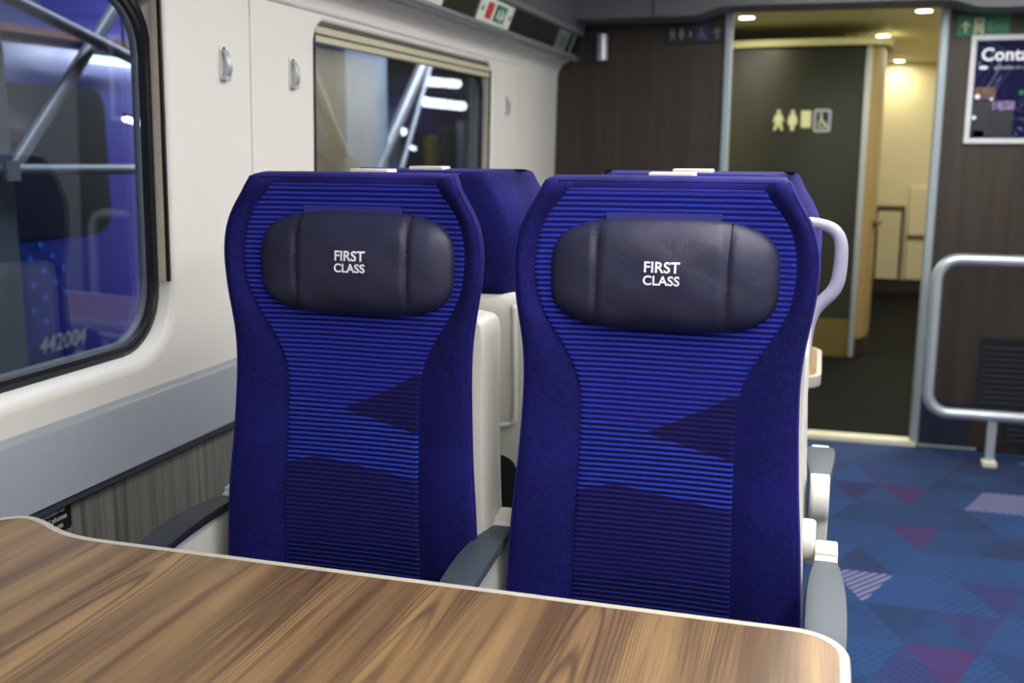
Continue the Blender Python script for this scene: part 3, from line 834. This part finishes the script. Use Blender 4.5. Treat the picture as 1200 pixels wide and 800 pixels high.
# ------------------------------------------------------------------ coat hooks
for i, (y, z) in enumerate(((1.985, 1.468), (2.283, 1.467), (4.020, 1.457))):
    lab = ['silver coat hook on the wall panel beside the nearest window', 'silver coat hook left of the far window, right of the panel seam', 'silver coat hook right of the far window'][i]
    e = thing('coat_hook', lab, 'hook', (WX + .022 * (z - Z0), y, z), 'coat hooks on the wall panels')
    bm = bmesh.new(); prism(bm, rr(-.014, .014, -.034, .034, .004, 2, 3), lambda u, v, d: (d, u, v), -.001, .003)
    link('back_plate', bm, 'white_plastic', e)
    bm = bmesh.new()
    P = [(.004, .026), (.010, .022), (.016, .006), (.018, -.010), (.015, -.024), (.009, -.032)]
    P = [(p.x, p.y) for p in smoothpts([(a, b, 0) for a, b in P], 2)]
    Q = [(a - .0035, b) for a, b in P[::-1]]
    prism(bm, P + Q, lambda u, v, d: (u, d, v), -.009, .009)
    link('hook', bm, 'silver', e, bevel=.001)
    link('hook_tip', B(-.001, .014, -.011, .011, -.037, -.029), 'silver', e, bevel=.001)
    bm = bmesh.new(); cyl(bm, (.003, 0, .028), (1, 0, 0), .003, .003, 10); link('screw', bm, 'black_plastic', e)

# sticker on the laminate under the ledge
e = thing('socket_notice', 'black sticker with white lettering under the grey window ledge', 'sticker', (0, 0, 0))
SX = WX - .008
bm = bmesh.new(); prism(bm, rr(1.24, 1.462, .641, .6895, .006, 2, 4), lambda u, v, d: (d, u, v), SX - .0005, SX + .0012); link('panel', bm, 'sign_black', e)
text_mesh('lettering', 'Power sockets for\nlaptops and phones\nunder the seats', .0128, 'print_grey', e, lambda u, v, d: (SX + .0016 + d * .3, 1.400 + u, .6765 + v), bold=.0003, line=1.08)

# ------------------------------------------------------------------ seats
OUT = smtab([(.36, .205), (.48, .218), (.60, .2235), (.73, .217), (.82, .209), (.90, .2045), (.965, .2025), (1.01, .205), (1.06, .2145), (1.112, .2215), (1.15, .2225), (1.185, .2155), (1.212, .2015), (1.232, .186), (1.255, .160)], .34, 1.256, r=3)
INS = smtab([(.36, .119), (.60, .1225), (.70, .1205), (.80, .118), (.88, .1165), (.93, .1175), (.955, .1205), (.98, .131), (1.01, .149), (1.04, .170), (1.075, .187), (1.12, .1935), (1.155, .191), (1.185, .183), (1.207, .172), (1.224, .159), (1.236, .140), (1.2415, .110)], .34, 1.2418, r=2)
def yf(x, z, w=None):
    """front surface of the backrest; front is -Y, z is height, origin at the seat's place"""
    rec = .05 * (1.15 - z) * -1                       # gentle recline
    w_ = interp(OUT, z); wi = interp(INS, z)
    ax = abs(x)
    wing = -.020 * max(0, (ax / w_)) ** 3
    bol = 0
    if ax > wi:
        t = (ax - wi) / max(.001, (w_ - wi)); bol = -.012 * math.sin(PI * min(1, t)) ** .8
    lum = -.012 * math.exp(-((z - .72) / .16) ** 2)
    return rec + wing + bol + lum
def backrest_bm():
    bm = bmesh.new(); rings = []
    zt = 1.2555
    rows = [.36 + (1.236 - .36) * i / 110 for i in range(111)]
    rows += [1.236 + .0195 * math.sin(PI / 2 * k / 7) for k in range(1, 8)]
    for i, z in enumerate(rows):
        w_ = interp(OUT, z); k = 0
        if i > 110:
            a = PI / 2 * (i - 110) / 7; k = 1 - math.cos(a)
        headf = max(0, min(1, (z - 1.0) / .04))
        th = .072 * (1 - headf) + .125 * headf
        wb = w_ - (.026 + .024 * headf)
        inset = .016 * k
        r = .014
        loop = []
        nf = 44
        for j in range(nf + 1):
            x = -(w_ - r) + 2 * (w_ - r) * j / nf
            loop.append((x, yf(x, z) + inset))
        for a in (PI / 8, PI / 4, 3 * PI / 8):
            loop.append((w_ - r + r * math.sin(a) - inset * .5, yf(w_ - r, z) + inset + r - r * math.cos(a)))
        y1 = yf(w_ - r, z) + r + inset
        yb = .05 * (z - 1.15) * 1 + th - inset
        for t in (0, .35, .7): loop.append((w_ - inset * .5 + (wb - w_) * t, y1 + (yb - .018 - y1) * t))
        loop.append((wb - .002, yb - .008)); loop.append((wb - .012, yb - .001))
        for j in range(1, 12): loop.append((wb - .012 - 2 * (wb - .012) * j / 12, yb))
        loop.append((-(wb - .012), yb - .001)); loop.append((-(wb - .002), yb - .008))
        for t in (.7, .35, 0): loop.append((-(w_ - inset * .5 + (wb - w_) * t), y1 + (yb - .018 - y1) * t))
        for a in (3 * PI / 8, PI / 4, PI / 8):
            loop.append((-(w_ - r + r * math.sin(a) - inset * .5), yf(w_ - r, z) + inset + r - r * math.cos(a)))
        rings.append([bm.verts.new((x, y, z)) for x, y in loop])
    n = len(rings[0])
    for A, C_ in zip(rings, rings[1:]):
        for k in range(n): bm.faces.new((A[k], A[(k + 1) % n], C_[(k + 1) % n], C_[k]))
    bm.faces.new(rings[0][::-1])
    # top closed by rings that run together along the middle of the head
    prev = rings[-1]; ym = sum(v.co.y for v in prev) / len(prev)
    for t, dz in ((.25, .0012), (.6, .0022), (.97, .0026)):
        ring = [bm.verts.new((v.co.x * (1 - .02 * t), v.co.y + (ym - v.co.y) * t, 1.2555 + dz)) for v in rings[-1]]
        for k in range(n): bm.faces.new((prev[k], prev[(k + 1) % n], ring[(k + 1) % n], ring[k]))
        prev = ring
    bm.faces.new(prev)
    return bm
def insert_bm():
    bm = bmesh.new(); rows = []
    z = .37; n = int((1.2414 - .37) / (PER / 6))
    nx = 40
    for i in range(n + 1):
        z = .37 + (1.2414 - .37) * i / n
        wi = interp(INS, z) - .0005
        ez = max(0, 1 - (1.2414 - z) / .006)
        row = []
        for j in range(nx + 1):
            u = -1 + 2 * j / nx
            # cluster columns at the border
            u = math.copysign(1 - (1 - abs(u)) ** 1.25, u) if abs(u) < 1 else u
            x = u * wi
            e = max(0, 1 - (wi - abs(x)) / .006, ez)
            e = min(1, e)
            y = yf(x * .999, z) - .0042 - .0005 * math.sin(z / PER * 2 * PI) + .0075 * e * e
            row.append(bm.verts.new((x, y, z)))
        rows.append(row)
    for A, C_ in zip(rows, rows[1:]):
        for j in range(nx): bm.faces.new((A[j], A[j + 1], C_[j + 1], C_[j]))
    # close with a back so that it is a solid pad
    ring = rows[0][:] + [r[-1] for r in rows[1:]] + rows[-1][-2::-1] + [r[0] for r in rows[-2:0:-1]]
    back = [bm.verts.new((v.co.x * .99, yf(v.co.x * .99, v.co.z) + .004, v.co.z)) for v in ring]
    m_ = len(ring)
    for k in range(m_): bm.faces.new((ring[k], ring[(k + 1) % m_], back[(k + 1) % m_], back[k]))
    return bm
PC, PA, PB = 1.1165, .1655, .0825
def pillow_y(x, z):
    s = (abs(x / PA) ** 3.3 + abs((z - PC) / PB) ** 3.3) ** (1 / 3.3); s = min(1, s)
    d = .035 * (1 - s ** 3.2) ** .55
    for sx in (-.0935, .0935): d -= .0050 * math.exp(-((x - sx) / .0045) ** 2) * (1 if s < .98 else 0)
    d += .0015 * math.sin(x * 55 + z * 20) * math.sin(z * 60) * (1 - s)
    d += .004 * math.exp(-(x / .075) ** 2) * (1 - s)
    return yf(x, z) - .004 - d
def pillow_bm():
    bm = bmesh.new(); na, nr = 120, 46
    c = bm.verts.new((0, pillow_y(0, PC), PC)); prev = None
    for i in range(1, nr + 1):
        s = math.sin(PI / 2 * i / nr)
        ring = []
        for k in range(na):
            a = 2 * PI * k / na; ca, sa = math.cos(a), math.sin(a)
            q = (abs(ca) ** 3.3 + abs(sa) ** 3.3) ** (-1 / 3.3)
            x, z = PA * ca * q * s, PC + PB * sa * q * s
            ring.append(bm.verts.new((x, pillow_y(x, z), z)))
        if prev:
            for k in range(na): bm.faces.new((prev[k], prev[(k + 1) % na], ring[(k + 1) % na], ring[k]))
        else:
            for k in range(na): bm.faces.new((c, ring[k], ring[(k + 1) % na]))
        prev = ring
    back = [bm.verts.new((v.co.x * .97, yf(v.co.x, v.co.z) + .002, PC + (v.co.z - PC) * .95)) for v in prev]
    for k in range(na): bm.faces.new((prev[k], prev[(k + 1) % na], back[(k + 1) % na], back[k]))
    bm.faces.new(back)
    return bm
def stitch_bm(x0):
    bm = bmesh.new(); z = PC - .079
    while z < PC + .079:
        y = pillow_y(x0 + .004, z) - .0002
        box(bm, x0 + .0026, x0 + .0050, y - .0006, y + .001, z, z + .0016); z += .0031
    return bm
def shell_bm():
    """white moulded back shell, below the head wrap"""
    bm = bmesh.new(); rings = []
    rows = [.36, .5, .62, .74, .86, .95, 1.0, 1.022, 1.030, 1.034]
    for i, z in enumerate(rows):
        w_ = interp(OUT, z) + .001
        e = [0, 0, 0, 0, 0, 0, 0, .003, .009, .018][i]
        ww = max(w_, .212) - e
        y0 = .05 * (z - 1.15) + .018 + e * .4; y1 = .05 * (z - 1.15) + .128 - e
        r = .022
        pts = [(-ww + .004, y0), (-ww, y0 + .006)]
        pts += [(-ww, y1 - r)] + [(-ww + r - r * math.cos(a), y1 - r + r * math.sin(a)) for a in (PI / 8, PI / 4, 3 * PI / 8, PI / 2)]
        pts += [(-x, y) for x, y in pts[::-1]]
        rings.append([bm.verts.new((x, y, z)) for x, y in pts])
    n = len(rings[0])
    for A, C_ in zip(rings, rings[1:]):
        for k in range(n): bm.faces.new((A[k], A[(k + 1) % n], C_[(k + 1) % n], C_[k]))
    bm.faces.new(rings[0][::-1]); bm.faces.new(rings[-1])
    return bm
def shell_panel_bm():
    bm = bmesh.new(); base = lambda z: .05 * (z - 1.15) + .128
    for s in (-1, 1):
        # raised rib beside the recess, hooking inwards at its foot
        pts = [(s * .178, base(1.02) - .001, 1.015), (s * .178, base(.9) - .001, .9), (s * .178, base(.80) - .001, .80), (s * .172, base(.785) - .001, .785), (s * .12, base(.78) - .001, .78), (0, base(.78), .775)]
        tube(bm, smoothpts(pts, 2), .006, 8)
    return bm
def arm_pad_bm(sx=0):
    """armrest pad: from the hinge (y=.05) forward to y=-.27"""
    bm = bmesh.new(); rings = []
    N = 16
    for i in range(N + 1):
        t = i / N; y = .045 - .275 * t
        wd = .0165 + .0120 * math.sin(PI / 2 * min(1, t * 1.5)) - .002 * max(0, (t - .75) / .25) ** 2
        zt = .690 + .010 * math.sin(PI * t * .9) - .016 * t ** 2
        hb = .016 * (1 - .35 * t)
        e = max(0, (t - .9) / .1); zt -= .006 * e * e
        pts = [(-wd, zt - hb), (-wd, zt - .006), (-wd * .93, zt - .0012), (-wd * .7, zt), (wd * .7, zt), (wd * .93, zt - .0012), (wd, zt - .006), (wd, zt - hb)]
        rings.append([bm.verts.new((x, y, z)) for x, z in pts])
    n = 8
    for A, C_ in zip(rings, rings[1:]):
        for k in range(n): bm.faces.new((A[k], A[(k + 1) % n], C_[(k + 1) % n], C_[k]))
    bm.faces.new(rings[0][::-1]); bm.faces.new(rings[-1])
    return bm
def arm_frame_bm():
    bm = bmesh.new()
    # side profile: under-arm bracket sweeping from the hinge down and forward
    prof = [(.085, .708), (.060, .706), (.040, .692), (.0, .681), (-.10, .676), (-.18, .670), (-.234, .664), (-.246, .652), (-.236, .640), (-.18, .632), (-.10, .622), (-.03, .596), (.02, .54), (.06, .53), (.10, .56), (.10, .68)]
    prof = [(p.x, p.y) for p in smoothpts([(a, b, 0) for a, b in prof], 2, closed=True)]
    prism(bm, prof, lambda u, v, d: (d, u, v), -.0165, .0165)
    return bm
def seat(name, label, x, arms, pil=.002):
    t = thing(name, label, 'seat', (x, 1.525, 0))
    link('backrest', backrest_bm(), 'seat_velvet', t, smooth=True, auto=math.radians(60))
    link('striped_panel', insert_bm(), 'seat_stripes', t, smooth=True, auto=math.radians(70))
    zs = [.40 + (1.236 - .40) * i / 90 for i in range(91)]
    side = lambda s: [(s * (interp(OUT, z) - .0032), yf(interp(OUT, z) - .014, z) + .0045, z) for z in zs]
    L_, R_ = side(-1), side(1)
    wt = interp(OUT, 1.25) - .006
    crown = [(-wt + 2 * wt * k / 24, yf(wt, 1.25) + .0085, 1.2515) for k in range(25)]
    bm = bmesh.new(); tube(bm, L_ + crown + R_[::-1], .0013, 8); link('edge_highlight', bm, 'edge_highlight', t, smooth=True)  # thin lighter velvet tube standing in for lit fuzz along the edge
    h = link('headrest_pillow', pillow_bm(), 'leather', t, smooth=True, auto=math.radians(60))
    for sx in (-.0935, .0935): link('stitching', stitch_bm(sx), 'leather_seam', h)
    text_mesh('lettering', 'FIRST', .0215, 'print_white', h, lambda u, v, d: (u + .0025, pillow_y(u + .0025, 1.1245 + v) - .0006 - d, 1.1245 + v), bold=.00042, spacing=1.02)
    text_mesh('lettering', 'CLASS', .0188, 'print_white', h, lambda u, v, d: (u + .0025, pillow_y(u + .0025, 1.1065 + v) - .0006 - d, 1.1065 + v), bold=.00040, spacing=1.02)
    h.location.x = pil
    # strap holding the pillow, peeping out above it
    bm = bmesh.new()
    rows = []
    for i in range(21):
        xx = -.083 + .166 * i / 20
        rows.append([bm.verts.new((xx, yf(xx, zz) - dd, zz)) for zz, dd in ((1.206, .0045), (1.206, .0095), (1.190, .0105), (1.190, .0045))])
    for A, C_ in zip(rows, rows[1:]):
        for k in range(4): bm.faces.new((A[k], A[(k + 1) % 4], C_[(k + 1) % 4], C_[k]))
    bm.faces.new(rows[0]); bm.faces.new(rows[-1][::-1])
    link('pillow_strap', bm, 'strap_blue', t)
    link('back_shell', shell_bm(), 'white_plastic', t, smooth=True, auto=math.radians(40))
    link('shell_rib', shell_panel_bm(), 'white_plastic', t, smooth=True)
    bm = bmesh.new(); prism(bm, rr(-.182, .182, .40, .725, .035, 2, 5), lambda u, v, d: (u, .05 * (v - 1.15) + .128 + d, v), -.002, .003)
    link('kick_panel', bm, 'charcoal_grey', t)
    link('top_clip', B(-.034, .034, .058, .098, 1.250, 1.2625), 'white_plastic', t, bevel=.002)
    # seat cushion
    bm = bmesh.new(); prism(bm, rr(-.215, .215, -.47, .01, .05, 6, 6), lambda u, v, d: (u, v, d), .36, .46)
    link('seat_cushion', bm, 'seat_velvet', t, bevel=.03, seg=4)
    bm = bmesh.new(); prism(bm, rr(-.135, .135, -.462, -.03, .03, 6, 6), lambda u, v, d: (u, v, d), .44, .466)
    link('cushion_panel', bm, 'seat_stripes', t, bevel=.006, seg=3)
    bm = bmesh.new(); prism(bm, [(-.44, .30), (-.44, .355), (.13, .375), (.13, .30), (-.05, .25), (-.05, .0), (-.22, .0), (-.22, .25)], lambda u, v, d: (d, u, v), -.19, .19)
    link('base', bm, 'charcoal_grey', t, bevel=.01)
    for ax, bo, nm in arms:
        f = link('armrest', arm_frame_bm(), 'white_plastic', t, bevel=.003); f.location.x = ax
        pd = link('arm_pad', arm_pad_bm(), 'arm_pad_shaded' if nm == 'window' else 'arm_pad', f, smooth=True, auto=math.radians(50))
        bm = bmesh.new(); cyl(bm, (-.0165, .09, .694), (1, 0, 0), .041, .033, 40); hb_ = None if nm == 'centre' else link('hinge_boss', bm, 'white_plastic', f, bevel=.006, seg=3)
        if hb_:
            hb_.location = (bo, 0, 0)
            if nm == 'aisle': hb_.scale = (1, .78, .78); hb_.location = (bo, .0198, .160)
        else: bm.free()
        bm = B(-.017, .017, .044, .062, .676, .702); link('hinge_cap', bm, 'white_plastic', f, bevel=.003)
        bm = B(-.0175, .0175, -.242, -.226, .655, .676); link('tip', bm, 'white_plastic', f, bevel=.003)
    return t
velvet('edge_highlight', (24, 22, 86), (40, 36, 124))  # seat velvet lightened, the edge highlight put into its colour
speckled('strap_blue', (32, 36, 116), .8, amt=.2, sc=500, bmp=.3)
XA, XW = -.22, -.7095
def children(o): return [c for c in bpy.data.objects if c.parent is o]
def dup(o, parent=None):
    c = o.copy(); COL.objects.link(c)
    if parent: c.parent = parent
    for ch in children(o): dup(ch, c)
    return c
aisle = seat('train_chair', 'blue first class seat by the aisle, nearer to the blue carpet', XA, [(.2535, -.033, 'aisle')])
window = seat('train_chair', 'blue first class seat by the window, left of the aisle seat', XW, [(-.268, .03, 'window'), (.236, -.03, 'centre')], pil=.008)
ra = dup(aisle); ra.rotation_euler = (0, 0, PI); ra.location = (XA, 1.94, 0)
ra['label'] = 'blue seat facing away behind the aisle seat, with lilac grab handle'
rw = dup(window); rw.rotation_euler = (0, 0, PI); rw.location = (XW, 1.94, 0)
rw['label'] = 'blue seat facing away behind the window seat, white shell showing'
for r_, flip in ((ra, True), (rw, True)):
    for c in children(r_):
        if c.name.startswith('armrest'):
            c.location.x = -c.location.x + (.012 if r_ is ra else 0); c.location.z = .022 if r_ is ra else 0
            for g in children(c):
                if g.name.startswith('hinge_boss'): g.scale = (1, 1, 1); g.location = (0, 0, -.022) if r_ is ra else (-g.location.x, 0, 0)
for s_ in (aisle, window, ra, rw): s_['group'] = 'back to back first class seats'
# the seat beside the wall has its pad's shade put into the colour; the two arms nearest the window stay as built
# grab handle on the rear aisle seat (local frame is turned by 180 degrees)
bm = bmesh.new()
H = [(.185, 1.176), (.212, 1.174), (.238, 1.166), (.250, 1.150), (.254, 1.130), (.253, 1.085), (.246, 1.060), (.230, 1.043), (.215, 1.025), (.206, .995), (.204, .94), (.201, .90)]
P = smoothpts([(-a, .075, b) for a, b in H], 2)
rad = [.0075 + .0045 * math.sin(PI * i / (len(P) - 1)) for i in range(len(P))]
tube(bm, P, rad, 14, sx=1.0)
gh = link('grab_handle', bm, 'lilac_plastic', ra, smooth=True); gh['label'] = 'lilac grey grab handle'
# small label on the frame between the two front seats
bm = bmesh.new(); prism(bm, rr(.190, .224, .505, .560, .003, 2, 3), lambda u, v, d: (u, d, v), -.075, -.070)
lb = link('label_plate', bm, 'white_plastic', window)
bm = bmesh.new(); prism(bm, rr(.193, .219, .510, .553, .002, 2, 3), lambda u, v, d: (u, d, v), -.0765, -.0748)
link('label_print', bm, 'sign_black', lb)

# ------------------------------------------------------------------ tables
def table(label, xr, y0, y1, flare, zt=.75, mirror=False):
    t = thing('table', label, 'table', ((xr - 1.2) / 2, (y0 + y1) / 2, 0)); L = Vector(t.location)
    XL = WX + .030
    rc = .062
    pts = [(xr - rc + rc * math.sin(a), y1 - rc + rc * math.cos(a)) for a in [PI / 2 * k / 12 for k in range(13)]]
    pts += [(xr - rc + rc * math.cos(a), y0 + rc - rc * math.sin(a)) for a in [PI / 2 * k / 12 for k in range(13)]]
    if flare:
        fl = [(-.93, y1), (-.985, y1 + .001), (-1.035, y1 + .014), (-1.085, y1 + .042), (-1.128, y1 + .052), (-1.162, y1 + .026), (XL, y1 - .03)]
        fl = [(p.x, p.y) for p in smoothpts([(a, b, 0) for a, b in fl], 2)]
        near = [(x, y0 + (y1 - y)) for x, y in fl]
        pts += near[:] + fl[::-1]
    else: pts += [(XL, y0), (XL, y1)]
    # inset loop for the wood surface
    n = len(pts); ctr = Vector(((xr + XL) / 2, (y0 + y1) / 2))
    def off(d):
        r = []
        for i in range(n):
            a, b, c = Vector(pts[i - 1]), Vector(pts[i]), Vector(pts[(i + 1) % n])
            t1 = (b - a); t2 = (c - b)
            t1 = t1.normalized() if t1.length > 1e-6 else t2.normalized(); t2 = t2.normalized() if t2.length > 1e-6 else t1
            nn = Vector((t1.y + t2.y, -(t1.x + t2.x)));
            nn = nn.normalized() if nn.length > 1e-6 else Vector((0, 0))
            if i == 0 and False: pass
            r.append(b + nn * d)
        return r
    s = off(.001); outward = (s[0] - ctr).length > (Vector(pts[0]) - ctr).length
    sg = 1 if outward else -1
    inner = off(-sg * .0112); in2 = off(-sg * .0018); o0 = [Vector(p) for p in pts]
    bm = bmesh.new(); prev = None
    for lp_, z in ((inner, zt - .0008), (inner, zt), (in2, zt + .0003), (o0, zt - .0022), (o0, zt - .026), (in2, zt - .030), (inner, zt - .030)):
        vs = [bm.verts.new((p.x - L.x, p.y - L.y, z)) for p in lp_]
        if prev:
            for k in range(n): bm.faces.new((prev[k], prev[(k + 1) % n], vs[(k + 1) % n], vs[k]))
        prev = vs
    link('edge_trim', bm, 'cream_edge', t, smooth=True, auto=math.radians(35))
    bm = bmesh.new(); prism(bm, [(p.x - L.x, p.y - L.y) for p in inner], lambda u, v, d: (u, v, d), zt - .029, zt - .0004)
    link('table_top', bm, 'table_wood', t)
    bm = B(-.06, .06, -.05, .05, 0, zt - .03); link('pedestal', bm, 'white_plastic', t, bevel=.012)
    bm = B(-.16, .16, -.12, .12, 0, .02); link('foot', bm, 'silver', t, bevel=.005)
    bm = bmesh.new(); box(bm, XL - L.x - .002, XL - L.x + .05, -.2, .2, zt - .07, zt - .03); link('wall_bracket', bm, 'white_plastic', t, bevel=.004)
    return t
table('large wood grain table with cream edge in the foreground', .056, .40, 1.190, True)
table('far table whose corner shows below the grab handle', .018, 2.60, 3.02, False)

# ceiling lamps of the coach
for (x, y, L_, wd) in ((.02, 1.95, 4.5, .30), (.78, 1.95, 4.5, .30), (.02, -1.9, 2.6, .30), (.78, -1.9, 2.6, .30)):
    e = thing('ceiling_light', 'long white ceiling light reflected in the window glass', 'ceiling light', (x, y, CEIL), 'ceiling lights of the coach')
    link('housing', B(-wd / 2 - .02, wd / 2 + .02, -L_ / 2 - .02, L_ / 2 + .02, -.035, 0), 'white_plastic', e, bevel=.004)
    link('diffuser', B(-wd / 2, wd / 2, -L_ / 2, L_ / 2, -.041, -.034), 'lamp_ceiling', e)

# ------------------------------------------------------------------ outside: neighbouring train, gantry, lamps
XT = -3.6
train = thing('train', 'dark blue and violet train standing on the next track', 'train', (XT, 4, 0))
def T(bm, name, mat, **k):
    o = link(name, bm, mat, train, **k); o.matrix_parent_inverse = Matrix.Translation((-XT, -4, 0)); return o
bm = bmesh.new()
prof = [(XT, -.9), (XT, .3), (XT + .02, 1.0), (XT, 1.62), (XT - .06, 1.92), (XT - .3, 2.25), (XT - .9, 2.45), (XT - 2.6, 2.45), (XT - 2.8, -.9)]
strip(prof, .5, 6.6, bm=bm); T(bm, 'body', 'train_livery', smooth=True, auto=math.radians(40))
def side_plate(y0, y1, z0, z1, r, mat, name, th=.02):
    bm = bmesh.new(); prism(bm, rr(y0, y1, z0, z1, r, 4, 6), lambda u, v, d: (d, u, v), XT - .01, XT + .02 + th); T(bm, name, mat)
side_plate(3.25, 4.70, .86, 1.575, .10, 'train_window', 'window', .012)
side_plate(5.15, 6.4, .86, 1.575, .10, 'train_window', 'window', .012)
side_plate(1.3, 2.9, .86, 1.575, .10, 'train_window', 'window', .012)
T(B(XT - .05, XT + .03, .5, 6.6, 1.80, 1.835), 'orange_line', 'train_orange')
# unit number and its dots on the neighbouring train
tx = XT + .026
text_mesh('lettering', '442004', .112, 'print_grey', train, lambda u, v, d: (tx + d, 4.27 + u, .305 + v), bold=.0012, shear=.25).matrix_parent_inverse = Matrix.Translation((-XT, -4, 0))
text_mesh('lettering', '4F', .055, 'print_grey', train, lambda u, v, d: (tx + d, 4.36 + u, .235 + v), bold=.0005, shear=.3).matrix_parent_inverse = Matrix.Translation((-XT, -4, 0))
bm = bmesh.new()
for px, py in ((47, 287), (35, 304), (61, 300), (51, 317), (75, 313), (39, 334), (65, 330), (53, 348), (78, 342), (40, 364), (53, 376)):
    d = CX * (px - 600) + CD * (py - 400) + CF * 1229.95; p = Vector((0, 0, 1.3)) + d * ((tx) / d.x)
    cyl(bm, p, (1, 0, 0), .014, .004, 14)
T(bm, 'blue_dots', 'dot_blue')
def outp(px, py, X):
    d = CX * (px - 600) + CD * (py - 400) + CF * 1229.95; return Vector((0, 0, 1.3)) + d * (X / d.x)
# steel gantries between the tracks
def gantry(label, col_y0, col_y1, X, tubes, cz=3.0, cm='column_grey'):
    e = thing('steel_gantry', label, 'gantry', (X, col_y0, -.9)); L = Vector(e.location)
    def G(bm, name, mat, **k):
        o = link(name, bm, mat, e, **k); o.matrix_parent_inverse = Matrix.Translation(-L); return o
    w_ = col_y1 - col_y0
    bm = bmesh.new(); box(bm, X - .20, X - .18, col_y0, col_y1, -.9, cz); box(bm, X - .02, X, col_y0, col_y1, -.9, cz); box(bm, X - .18, X - .02, (col_y0 + col_y1) / 2 - .01, (col_y0 + col_y1) / 2 + .01, -.9, cz)
    G(bm, 'column', cm)
    for a, b, r, Xo in tubes:
        A, Bb = outp(*a, X + Xo), outp(*b, X + Xo)
        bm = bmesh.new(); tube(bm, [A, Bb], r, 14); G(bm, 'brace', 'tube_grey', smooth=True, auto=math.radians(40))
    return e, G
g1, G1 = gantry('grey steel column and tube braces outside the nearest window', 2.40, 2.705, -2.40,
    [((-40, -28), (190, 86), .021, .03), ((152, -18), (10, 205), .022, -.02), ((-5, 199), (190, 198), .018, .02)], cm='column_dark')
bm = bmesh.new(); p = outp(14, 200, -2.36); box(bm, p.x - .03, p.x + .01, p.y - .03, p.y + .025, p.z - .03, p.z + .03); G1(bm, 'joint_plate', 'tube_grey')
g2, G2 = gantry('pale steel column with tube braces outside the far window', 5.10, 5.64, -2.40,
    [((340, 30), (412, 205), .032, .04), ((520, 20), (440, 203), .036, -.02), ((330, 150), (385, 190), .03, -.2), ((506, 70), (468, 205), .018, -.3)])
bm = bmesh.new(); p = outp(410, 192, -2.34); box(bm, p.x - .03, p.x + .01, p.y - .07, p.y + .07, p.z - .09, p.z + .03); G2(bm, 'joint_plate', 'tube_grey')
# lamps outside: tubes and round lamps, plus glows standing in for reflections
def lamp(label, a, b, X, r, mat='lamp_white'):
    A, Bb = outp(*a, X), outp(*b, X)
    e = thing('lamp_or_reflection', label, 'lamp', A, 'lamps seen through the windows')
    bm = bmesh.new(); tube(bm, [Vector((0, 0, 0)), (Bb - A)], r, 12); link('tube', bm, mat, e, smooth=True, auto=.7)
    zc = 3.0 + (-1.6 - (A.x + Bb.x) / 2) * .02885 - A.z
    bm = bmesh.new(); c_ = (Bb - A) / 2; tube(bm, [Vector((c_.x, c_.y, c_.z + r)), Vector((c_.x, c_.y, zc - .004))], .008, 8); link('hanger', bm, 'roof_far', e)
    bm = bmesh.new(); tube(bm, [Vector((0, 0, r * 1.2)), (Bb - A) + Vector((0, 0, r * 1.2))], r * .8, 8); link('housing', bm, 'roof_far', e)
lamp('cyan white glow added as a lamp reflection, high in the nearest window', (103, 68), (185, 78), -3.45, .022, 'reflection_cyan')  # glowing tube stands in for a lamp mirrored on the train side
lamp('short white glow added as a lamp reflection at the right edge of the nearest window', (146, 139), (185, 150), -3.2, .014)  # another glowing stand-in for a reflection; its hanger and housing are added
lamp('upper long white lamp at right in the far window', (502, 95), (536, 98), -7.5, .085)
lamp('lower long white lamp at right in the far window', (498, 119), (542, 124), -6.4, .075)
lamp('round white lamp at upper left of the far window', (368, 68), (372, 69), -6.0, .075)
lamp('white lamp at left of the column in the far window', (374, 102), (397, 104), -6.0, .055)
lamp('small round lamp below the long lamps in the far window', (471, 154), (473, 154), -7.0, .06)
lamp('small white lamp pair low at right in the far window', (524, 157), (546, 158), -7.0, .035)
lamp('small lamp low at left in the far window', (366, 148), (378, 149), -5.3, .035)
lamp('small white lamp near the foot of far window', (480, 172), (486, 174), -7.0, .03)
# distant station wall and shelter posts behind the far window
e = thing('far_train', 'blurred blue train far beyond the gantry in the far window', 'train', (-8.5, 18, 0))
bm = bmesh.new(); strip([(-8.2, -.9), (-8.2, 1.9), (-8.5, 2.3), (-10.5, 2.3), (-10.8, -.9)], 9.0, 30.0, bm=bm)
o = link('body', bm, 'train_livery', e); o.matrix_parent_inverse = Matrix.Translation((8.5, -18, 0))
for k in range(4):
    o = link('window', B(-8.21, -8.18, 10 + 4.4 * k, 12.6 + 4.4 * k, .8, 1.6), 'train_window', e); o.matrix_parent_inverse = Matrix.Translation((8.5, -18, 0))
for k, (px, c, w_) in enumerate(((497, 'yellow_paint', .13), (455, 'column_grey', .1), (535, 'column_grey', .2), (512, 'roof_far', .3))):
    p = outp(px, 190, -6.6)
    o = tag(link('signal_post', B(-6.6, -6.45, p.y, p.y + w_ * 2.2, -.9, [1.45, 1.9, 1.75, 1.6][k]), c, bevel=.02),
        ['yellow post low beyond the far window', 'slim grey post behind the gantry braces', 'pale post at right edge of the far window', 'broad dark post between yellow and pale posts'][k], 'post')
link('ground', B(-30, WX - .4, -6, 40, -1.0, -.9), 'ground_far', kind='structure')
tag(link('platform_canopy', strip([(-1.6, 3.0), (-12, 3.3), (-12, 3.5), (-1.6, 3.2)], 0.0, 34), 'roof_far'), 'dark canopy roof over the tracks outside the windows', 'canopy')
